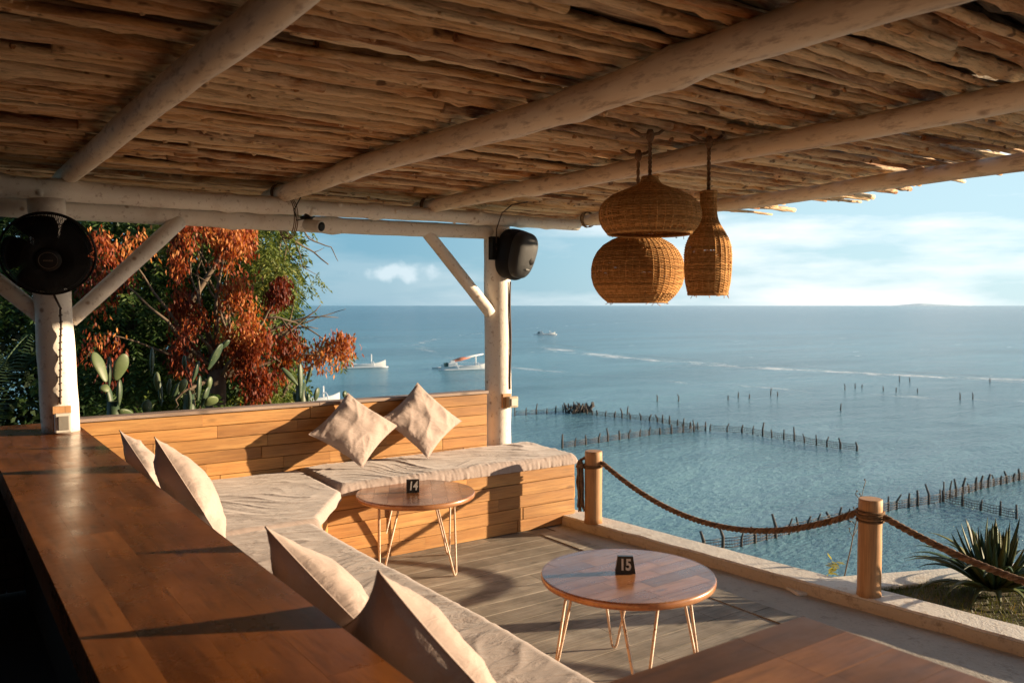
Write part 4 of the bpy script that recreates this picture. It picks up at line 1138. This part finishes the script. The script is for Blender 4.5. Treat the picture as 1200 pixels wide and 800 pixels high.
# green tree (behind)
rg = random.Random(77)
t = thing('leafy_tree', (1.9, 10.2, -1.0), 'broad green feathery-leaved tree behind the bench, filling the left background', 'tree')
G = blob_pts([(300,210,60,50,130), (240,230,70,50,170), (160,215,70,45,150), (110,260,50,60,150), (185,290,60,60,220), (280,300,50,60,240), (150,360,70,50,230), (230,370,60,50,240), (300,380,40,50,230), (285,440,50,35,210), (210,440,70,35,220), (130,440,60,35,200), (310,330,30,50,140), (60,250,60,60,130), (20,330,60,60,130), (320,455,25,22,80), (250,120,90,60,90), (130,110,90,60,90)], 9.6)
mb = MB()
for c, rr, n in G:
    for _ in range(n):
        v = rand_in(rg); p = c + Vector((v.x*rr.x, v.y*rr.y, v.z*rr.z)); d = Vector((v.x + rg.gauss(0,.5), v.y - .3 + rg.gauss(0,.5), rg.uniform(-.3,.5)))
        tone = .38 + .42*noise.noise(p*1.3) + .2*rg.uniform(-1, 1)
        spray(mb, p, d, rg.uniform(.22,.42), 8, .075, .011, .16, tone, rg)
mb.build('crown', M['green'], t)
mb = MB(); limbs(mb, (1.9, 10.2, .9), [g_[0] for g_ in G], .075, rg); mb.tube([Vector((1.95, 10.25, -1.1)), Vector((1.85, 10.15, 0)), Vector((1.9, 10.2, 1.0))], [.2,.16,.13], 12); mb.build('trunk', M['bark'], t)
# light green foliage at the tree edge
t = thing('yellow_green_tree', (3.0, 9.0, -1.0), 'light yellow-green feathery tree at the right edge of the foliage, toward the sea', 'tree')
G = blob_pts([(308,275,24,38,80), (318,330,20,35,70), (305,400,20,35,60), (325,440,18,25,60), (318,470,26,14,60), (340,250,18,30,26), (205,262,24,16,36), (255,195,60,16,60), (335,215,30,16,26), (395,405,13,10,16),(212,262,26,15,34),(262,385,14,22,26),(300,300,16,24,30),(290,470,22,12,20), (350,330,12,18,12)], 8.9)
mb = MB()
for c, rr, n in G:
    for _ in range(n):
        v = rand_in(rg); p = c + Vector((v.x*rr.x, v.y*rr.y, v.z*rr.z)); d = Vector((v.x + rg.gauss(0,.5), v.y - .3 + rg.gauss(0,.5), rg.uniform(-.3,.3)))
        spray(mb, p, d, rg.uniform(.2,.34), 8, .062, .009, .2, .35 + .5*noise.noise(p*2) + .2*rg.random(), rg)
mb.build('crown', M['lime'], t)
mb = MB(); limbs(mb, (3.0, 9.0, .4), [g_[0] for g_ in G], .03, rg); mb.tube([Vector((3.05, 9.0, -1.6)), Vector((2.97, 9.0, -.4)), Vector((3.0, 9.0, .5))], [.09,.07,.055], 10)
mb.build('trunk', M['bark'], t)
# rust-leaved tree
t = thing('rust_leaved_tree', (2.35, 8.4, -1.0), 'tree with hanging clusters of dry rust-red leaves behind the bench', 'tree')
G = blob_pts([(235,275,34,36,150), (258,300,30,42,160), (225,320,26,34,110), (268,355,24,40,150), (285,405,20,44,150), (285,435,12,20,40), (222,395,18,26,75), (118,312,24,30,80), (125,390,14,26,34), (322,345,22,15,70), (372,385,26,22,80), (395,372,15,22,44), (345,410,24,18,64), (375,357,10,12,16), (330,425,18,16,44), (380,415,16,10,24), (212,285,14,20,36), (140,285,16,18,22), (205,480,12,8,14), (280,255,16,14,30)], 8.2)
mb = MB(); RG = G
for c, rr, n in G:
    for _ in range(int(n*1.5)):
        v = rand_in(rg); p = c + Vector((v.x*rr.x, v.y*rr.y, v.z*rr.z))*1.08
        p += Vector((noise.noise(p*2.1), noise.noise(p*2.1 + Vector((7,7,7))), noise.noise(p*2.1 + Vector((2,9,4)))))*.30
        if noise.noise(p*2.9 + Vector((4,1,8))) < -.04: continue
        tone = .34 + .9*noise.noise(p*1.5) + rg.uniform(-.25,.25)
        for k in range(11):
            q = p + Vector((rg.gauss(0,.035), rg.gauss(0,.035), -rg.uniform(0,.20)))
            leaf(mb, q, Vector((rg.gauss(0,.35), rg.gauss(0,.35), -1)), rg.uniform(.04,.068), rg.uniform(.008,.013), min(1, max(0, tone + rg.uniform(-.22,.22))), rg)
mb.build('crown', M['rust'], t)
mb = MB(); limbs(mb, (2.35, 8.4, .9), [g_[0] for g_ in G], .026, rg)
mb.tube([Vector((2.4, 8.45, -1.2)), Vector((2.3, 8.4, 0)), Vector((2.35, 8.4, 1.0))], [.13,.11,.09], 12)
def twig(m, pts_px, Y, r):
    P_ = [at(px, py, y=Y + .12*noise.noise(Vector((px*.05, py*.05, 0)))) for px, py in pts_px]
    Q = []
    for a, b in zip(P_[:-1], P_[1:]):
        for i in range(4): Q.append(a.lerp(b, i/4) + Vector((0, 0, .012*noise.noise(a.lerp(b, i/4)*9))))
    Q.append(P_[-1]); m.tube(Q, [r*(1 - .7*i/(len(Q)-1)) for i in range(len(Q))], 6)
for tw, r in (([(290,375),(325,372),(352,380),(378,396),(392,404)], .014), ([(352,380),(372,372),(392,366),(405,362)], .008), ([(330,374),(350,400),(372,412),(398,416)], .008), ([(378,396),(400,408)], .006)):
    twig(mb, tw, 8.2, r)
mb.build('trunk', M['bark'], t)
# bare twigs against the sky
t = thing('bare_branch', at(300, 262, y=8.6), 'leafless twigs reaching over the sea beneath the beam', 'branch')
mb = MB()
for tw, r in (([(280,268),(300,258),(325,262),(345,282),(368,296),(385,310)], .013), ([(300,258),(325,246),(350,238),(372,242),(385,272),(397,274)], .009), ([(325,262),(350,260),(378,254),(392,262)], .008), ([(345,282),(352,300),(356,318)], .006), ([(350,260),(362,280),(388,290),(396,306)], .007), ([(372,242),(388,240),(400,246)], .005), ([(368,296),(380,290)], .004), ([(325,262),(340,300),(352,312),(372,322)], .006), ([(345,282),(360,276),(372,284)], .004)):
    twig(mb, tw, 8.6, r*1.5)
mb.tube([at(280,268, y=8.6), Vector((2.2, 8.9, 1.6)), Vector((2.3, 9.1, -1.1))], [.014, .04, .07], 8)
mb.build('twigs', M['bark'], t)
mb = MB()
for px, py in ((352,300),(356,318),(345,310),(360,290),(330,290),(372,322)):
    for _ in range(4): spray(mb, at(px + rg.uniform(-5,5), py + rg.uniform(-6,6), y=8.6), (rg.uniform(-1,1), -.3, -.4), .16, 6, .04, .006, .2, .5, rg)
mb.build('leaves', M['lime'], t)
# dark trees farther back
def back_tree(x, y, zc, rx, rz, n, label):
    t = thing('background_tree', (x, y, -1.2), label, 'tree', 'dark trees in the far garden'); m = MB(); rgb = random.Random(int(x*100 + y))
    for _ in range(n):
        v = rand_in(rgb); v = v.normalized() * (v.length ** .4); p = Vector((x + v.x*rx, y + v.y*rx*.7, zc + v.z*rz)) + Vector((noise.noise(v*3), noise.noise(v*3 + Vector((5,5,5))), noise.noise(v*3 + Vector((9,1,5)))))*.6
        tone = .4 + .5*noise.noise(p*.9) + rgb.uniform(-.2,.2)
        for k in range(9): leaf(m, p + Vector((rgb.gauss(0,.12), rgb.gauss(0,.12), rgb.gauss(0,.12))), Vector((rgb.gauss(0,1), rgb.gauss(0,1), rgb.gauss(0,.6) - .3)), rgb.uniform(.09,.17), rgb.uniform(.02,.038), min(1, max(0, tone + rgb.uniform(-.15,.15))), rgb)
    m.build('crown', M['darkgreen'], t)
    m = MB(); m.tube([Vector((x, y, -1.5)), Vector((x+.1, y, zc - rz*.3)), Vector((x, y, zc))], [.22,.17,.08], 10); m.build('trunk', M['bark'], t)
back_tree(-.2, 12.0, 1.9, 2.0, 3.0, 2600, 'dark tree behind the left post and fan')
back_tree(1.6, 12.6, 1.7, 1.8, 3.0, 2600, 'dark tree behind the left end of the bench')
back_tree(3.05, 12.4, 1.2, 1.35, 2.7, 2200, 'dark tree behind the rust-red leaves')
# low shrubs between the cacti
def shrub(px, Y, w_, h, n, mat, label):
    b = at(px, 480, y=Y); z0 = -1.0; t = thing('shrub', (b.x, Y, z0), label, 'shrub', 'shrubs behind the bench'); m = MB(); s2 = MB(); rgb = random.Random(int(px))
    for k in range(12):
        a = rgb.uniform(0, 6.28); e = Vector((b.x + w_*.7*math.cos(a), Y + .35*math.sin(a), z0 + h*rgb.uniform(.7, 1))); s2.tube([Vector((b.x, Y, z0)), Vector((b.x, Y, z0 + h*.4)).lerp(e, .4), e], [.016,.01,.004], 5)
    s2.build('stems', M['bark'], t)
    for _ in range(n):
        v = rand_in(rgb); p = Vector((b.x + v.x*w_, Y + v.y*.45, z0 + h*(.55 + .45*v.z)))
        spray(m, p, (v.x, v.y - .4, rgb.uniform(-.1,.8)), rgb.uniform(.14,.28), 7, .06, .010, .15, .45 + .5*noise.noise(p*2) + rgb.uniform(-.15,.15), rgb)
    m.build('foliage', mat, t)
shrub(112, 7.1, .30, 1.75, 260, M['green'], 'low green shrub right of the left post')
shrub(170, 7.4, .42, 1.75, 330, M['green'], 'low green shrub between the two cactus groups')
shrub(268, 7.6, .40, 1.75, 330, M['green'], 'low green shrub right of the larger cactus')
shrub(315, 7.9, .32, 1.55, 240, M['lime'], 'low bright green shrub nearest the sea')

# fern-like palm at left
t = thing('palm_plant', (.18, 7.1, -1.0), 'feathery green palm fronds left of the left post', 'palm'); rgb = random.Random(8)
mb = MB(); mb.tube([Vector((.2, 7.15, -1.1)), Vector((.2, 7.1, -.3)), Vector((.2, 7.1, .35))], [.12,.10,.08], 10); mb.build('trunk', M['bark'], t)
for k in range(26):
    a = k*2.4; el = R(rgb.uniform(15, 80)); d = Vector((math.cos(a)*math.cos(el), math.sin(a)*math.cos(el), math.sin(el))); p = Vector((.2, 7.1, .35)); m = MB(); Lf = rgb.uniform(.9, 1.35); nn = 34; tone = rgb.uniform(.2,.8); rib = [p.copy()]
    for i in range(nn):
        d = (d + Vector((0,0,-.045))).normalized(); p = p + d*Lf/nn; rib.append(p.copy()); s = d.cross(Vector((0,0,1))).normalized()
        ll = .26*math.sin(math.pi*min(1, .12 + .88*i/nn))**.7
        for sg in (-1, 1):
            dd = (d*.55 + s*sg + Vector((0,0,-.2))).normalized(); w_ = d*.007
            m.add([p - w_, p + dd*ll*.5 - w_*.9 + Vector((0,0,.004)), p + dd*ll + Vector((0,0,-.03)), p + dd*ll*.5 + w_], [(0,1,2,3)], min(1, max(0, tone + rgb.uniform(-.1,.1))))
    m.tube(rib, .006, 4, tone); m.build('frond', M['palm'], t)

# prickly pear cacti: pads listed as (px, py, half width px, half height px, lean deg, turn deg, tone)
def cactus(Y, pads, stem_px, label):
    b = at(stem_px, 500, y=Y); t = thing('cactus', (b.x, Y, -1.0), label, 'cactus', 'prickly pear cacti behind the bench')
    k = (b - CO).dot(CF) / F_PX
    m = MB(); m.tube([Vector((b.x, Y, -1.1)), Vector((b.x + .03, Y, -.2)), Vector((b.x, Y, .75)), Vector((b.x, Y, .92))], [.07,.06,.05,.04], 10, .4); m.build('stem', M['cactus'], t)
    for i, (px, py, hw, hh, lean, turn, tone) in enumerate(pads):
        c = at(px, py, y=Y + .05*((i*7) % 5 - 2)); a = R(turn); ex = Vector((math.cos(a), math.sin(a), 0)); ey = Vector((-math.sin(a), math.cos(a), 0)); l = R(lean)
        up = Vector((0,0,1))*math.cos(l) + CR*math.sin(l); ex = (ex - up*ex.dot(up)).normalized(); ey = up.cross(ex)
        m = MB(); W_, H_ = hw*k*.9, hh*k*.93
        def fn(u, v):
            th, ph = (v - .5)*math.pi, u*2*math.pi; z = math.sin(th); rr = math.cos(th) * (1 + .22*z)
            return c + ex*rr*math.cos(ph)*W_*(1 + .04*math.sin(z*5 + i)) + ey*rr*math.sin(ph)*.014*(1 + .3*(1-abs(z))) + up*z*H_
        m.grid(fn, 26, 16, tone); m.build('pad', M['cactus'], t)
cactus(6.7, [(117,430,9,20,-22,35,.85), (141,430,9,18,20,10,.85), (128,436,6,20,2,70,.3), (140,460,6,17,2,60,.35), (129,468,6,17,-8,50,.5), (123,455,7,6,-50,20,.9), (146,485,12,8,50,10,.75), (172,478,7,11,5,20,.6)], 133, 'prickly pear cactus with two long pale pads, nearest the left post')
cactus(6.9, [(178,424,7,18,2,75,.2), (184,447,4.5,12,0,30,.95), (188,460,6,18,-3,70,.25), (198,453,5,10,8,65,.3), (206,458,6,13,25,70,.25), (214,452,6,9,20,25,.9), (229,436,7,15,18,65,.25), (233,455,6,17,5,60,.3), (252,418,11,19,28,50,.3), (263,404,5,9,45,30,.5), (222,470,4,14,0,50,.7), (240,465,8,14,20,55,.35), (245,450,5,10,10,40,.8), (247,470,11,9,50,20,1.0), (216,425,3.5,10,0,65,.4)], 222, 'large dark prickly pear cactus with many pads in the middle of the bench')
cactus(7.3, [(352,446,4.5,22,0,30,.55), (340,441,4,15,-42,20,.7), (362,440,3.5,12,18,60,.4), (371,462,6,9,12,40,.35), (346,466,4,7,-10,40,.95), (361,466,3.5,6,5,50,.6), (404,462,5,5,0,40,.6)], 353, 'small prickly pear cactus at the right end of the foliage against the sea')

# ------------------------------------------------------------------ fishing boats
def boat(px, py, Lh, heading, label, mast=.9, boom=0):
    c = at(px, py, z=SEA); Z = (c - CO).dot(CF); t = thing('outrigger_boat', c, label, 'boat', 'white outrigger fishing boats')
    a = heading; f = Vector((math.cos(a), math.sin(a), 0)); s = Vector((-f.y, f.x, 0)); up = Vector((0,0,1))
    m = MB(); n = 22
    V = []
    for i in range(n):
        u = i/(n-1)*2 - 1; w_ = .065*Lh*(1 - abs(u)**2.6) + .004*Lh; hz = Lh*(.065 + .085*max(0, u)**3 + .03*max(0, -u)**3)
        p = c + f*(u*Lh/2)
        V.append([p - s*w_ + up*hz, p - s*w_*.75 - up*.05, p - up*.12, p + s*w_*.75 - up*.05, p + s*w_ + up*hz, p + s*w_*.8 + up*(hz - .05), p - s*w_*.8 + up*(hz - .05)])
    m.add([q for r_ in V for q in r_], [(i*7+j, (i+1)*7+j, (i+1)*7+(j+1) % 7, i*7+(j+1) % 7) for i in range(n-1) for j in range(7)], .5, False)
    m.build('hull', M['white'], t)
    for sg in (-1, 1):
        m = MB(); m.tube([c + s*sg*Lh*.33 + f*(Lh*(-.62 + 1.14*k/8)) + up*(.06 + .05*(k/8)) for k in range(9)], [.10 - .03*abs(k-4)/4 for k in range(9)], 7); m.build('outrigger', M['white'], t)
    for u in (-.22, .24):
        m = MB(); m.tube([c + f*u*Lh + s*Lh*.34*(k/4 - 1)*1.0 + up*(.15 + .55*(1 - (k/4 - 1)**2)) for k in range(9)], .055, 6); m.build('cross_beam', M['white'], t)
    m = MB(); m.tube([c + f*.20*Lh, c + f*.20*Lh + up*Lh*.30*mast], .07, 7); m.build('mast', M['white'], t)
    m = MB(); cb = c - f*.27*Lh + up*.35; m.obox(cb - f*.09*Lh - s*.35, f*.18*Lh, s*.7, up*.45); m.obox(cb - f*.05*Lh - s*.28 + up*.45, f*.09*Lh, s*.5, up*.30); m.build('cabin', M['white'], t)
    m = MB(); m.tube([cb - f*.1*Lh + up*.4, cb - f*.16*Lh + up*.2], .16, 8); m.obox(cb - f*.17*Lh - s*.3, f*.07*Lh, s*.6, up*.45); m.build('engine_gear', M['boatdark'], t)
    if boom:
        m = MB(); p0, p1 = c - f*.33*Lh + up*.95, c + f*.36*Lh + up*Lh*.29; m.tube([p0, p0.lerp(p1, .5) + up*.05, p1], [.06,.16,.05], 8); m.build('boom', M['white'], t)
        m = MB(); m.tube([p0.lerp(p1, .05), p0.lerp(p1, .3), p0.lerp(p1, .60)], [.10,.24,.12], 8); m.build('furled_sail', M['boatred'], t)
hd = math.atan2(CR.y, CR.x)
boat(424, 430, 6.2, hd + R(14), 'white outrigger fishing boat farther left, with bare mast')
boat(546, 432, 6.4, hd + R(16), 'white outrigger fishing boat partly hidden by the right post, with a red furled sail', .9, 1)
boat(366, 470, 4.6, hd + R(22), 'white outrigger fishing boat half hidden behind the cactus and backrest')
boat(640, 392, 5.2, hd + R(10), 'tiny distant outrigger boat just right of the right post', .7)

# ------------------------------------------------------------------ stake fences in the sea
def stake_fence(px_pts, gap, h, label, seed, dense=False):
    P_ = [at(px, py, z=SEA) for px, py in px_pts]; c = P_[0]
    t = thing('stake_fence', c, label, 'stake fence', 'stake fences standing in the sea'); rgb = random.Random(seed); netv = MB()
    tops = []
    for a, b in zip(P_[:-1], P_[1:]):
        Ls = (b-a).length; n = max(2, int(Ls/gap)); d = (b-a)/n
        for i in range(n):
            p = a + d*(i + rgb.uniform(-.12,.12)); p.x += .25*noise.noise(Vector((p.y*.6, seed, 0))); hh = h*rgb.choice([.6,.65,.7,.75,.8,.9,1.1])
            m = MB(); e = p + Vector((rgb.gauss(0,.07), rgb.gauss(0,.07), hh)); r_ = rgb.uniform(.045,.07)
            m.tube([p - Vector((0,0,.5)), p + Vector((.01,.01,hh*.5)), e], [r_, r_*.9, r_*.6], 6, rgb.random()); m.build('stake', M['net'], t)
            tops.append((p, h*.5))
    for (p, h0), (q, h1) in zip(tops[:-1], tops[1:]):
        for k in range(4):
            z = .06 + .8*k/3*min(h0, h1); mid = (p+q)/2 + Vector((0,0,z - .05 + .04*rgb.random())); netv.tube([p + Vector((0,0,z)), mid, q + Vector((0,0,z))], .014, 4)
        for k in range(7):
            r_ = p.lerp(q, (k+.5)/7); netv.tube([r_ + Vector((0,0,.02)), r_ + Vector((rgb.uniform(-.05,.05),0,.85*min(h0,h1)))], .007, 4)
    netv.build('netting', M['net'], t)
stake_fence([(604,487), (640,485), (668,482)], .8, .75, 'stake fence in the sea from the right post to the dark clump', 1)
stake_fence([(672,481), (700,487), (770,494), (826,505)], .62, .65, 'dense stake fence in the sea from the dark clump to the far pen corner', 2)
stake_fence([(826,505), (760,510), (700,519), (645,527)], .85, .72, 'stake fence in the sea sloping down left toward the slim rope post', 3)
stake_fence([(833,505), (870,507), (930,517), (985,526), (1030,531)], .7, .78, 'stake fence in the sea running right toward open water', 4)
stake_fence([(825,645), (870,640), (960,617), (1050,597), (1112,587)], .55, .72, 'stake fence in the sea behind the sagging rope', 5)
stake_fence([(1105,586), (1150,573), (1215,558)], .5, .68, 'stake fence in the sea slanting up to the right edge', 6)
stake_fence([(1105,588), (1150,598), (1215,614)], .6, .72, 'stake fence in the sea behind the agave', 7)
# dark heap of nets at the pen corner
c = at(679, 483, z=SEA); mb = MB(); rgb = random.Random(3)
for k in range(60):
    p = c + Vector((rgb.uniform(-1.1,1.1), rgb.uniform(-.5,.5), 0)); mb.tube([p, p + Vector((rgb.gauss(0,.25), rgb.gauss(0,.2), rgb.uniform(.3,.75)))], rgb.uniform(.03,.08), 5)
tag(mb.build('brushwood_heap', M['net'], at_=c), 'dark heap of brushwood at the corner of the sea pens', 'brushwood')
# scattered single stakes farther out
for i, (px, py) in enumerate([(853,468),(865,466),(878,467),(903,463),(911,464),(990,457),(1002,455),(1010,454),(1035,458),(1050,459),(1075,460),(1054,447),(1066,447),(1125,468),(1140,468),(770,470),(795,470),(735,486),(1160,448),(985,481)]):
    c = at(px, py, z=SEA); mb = MB(); hh = rgb.uniform(.3, .65); mb.tube([c - Vector((0,0,.3)), c + Vector((.05,.02,hh*.6)), c + Vector((.10*rgb.gauss(0,1),0,hh))], [.055,.05,.035], 6)
    tag(mb.build('sea_stake', M['net'], at_=c), 'lone wooden stake standing in the open sea beyond the pens', 'stake', 'lone stakes in open water')
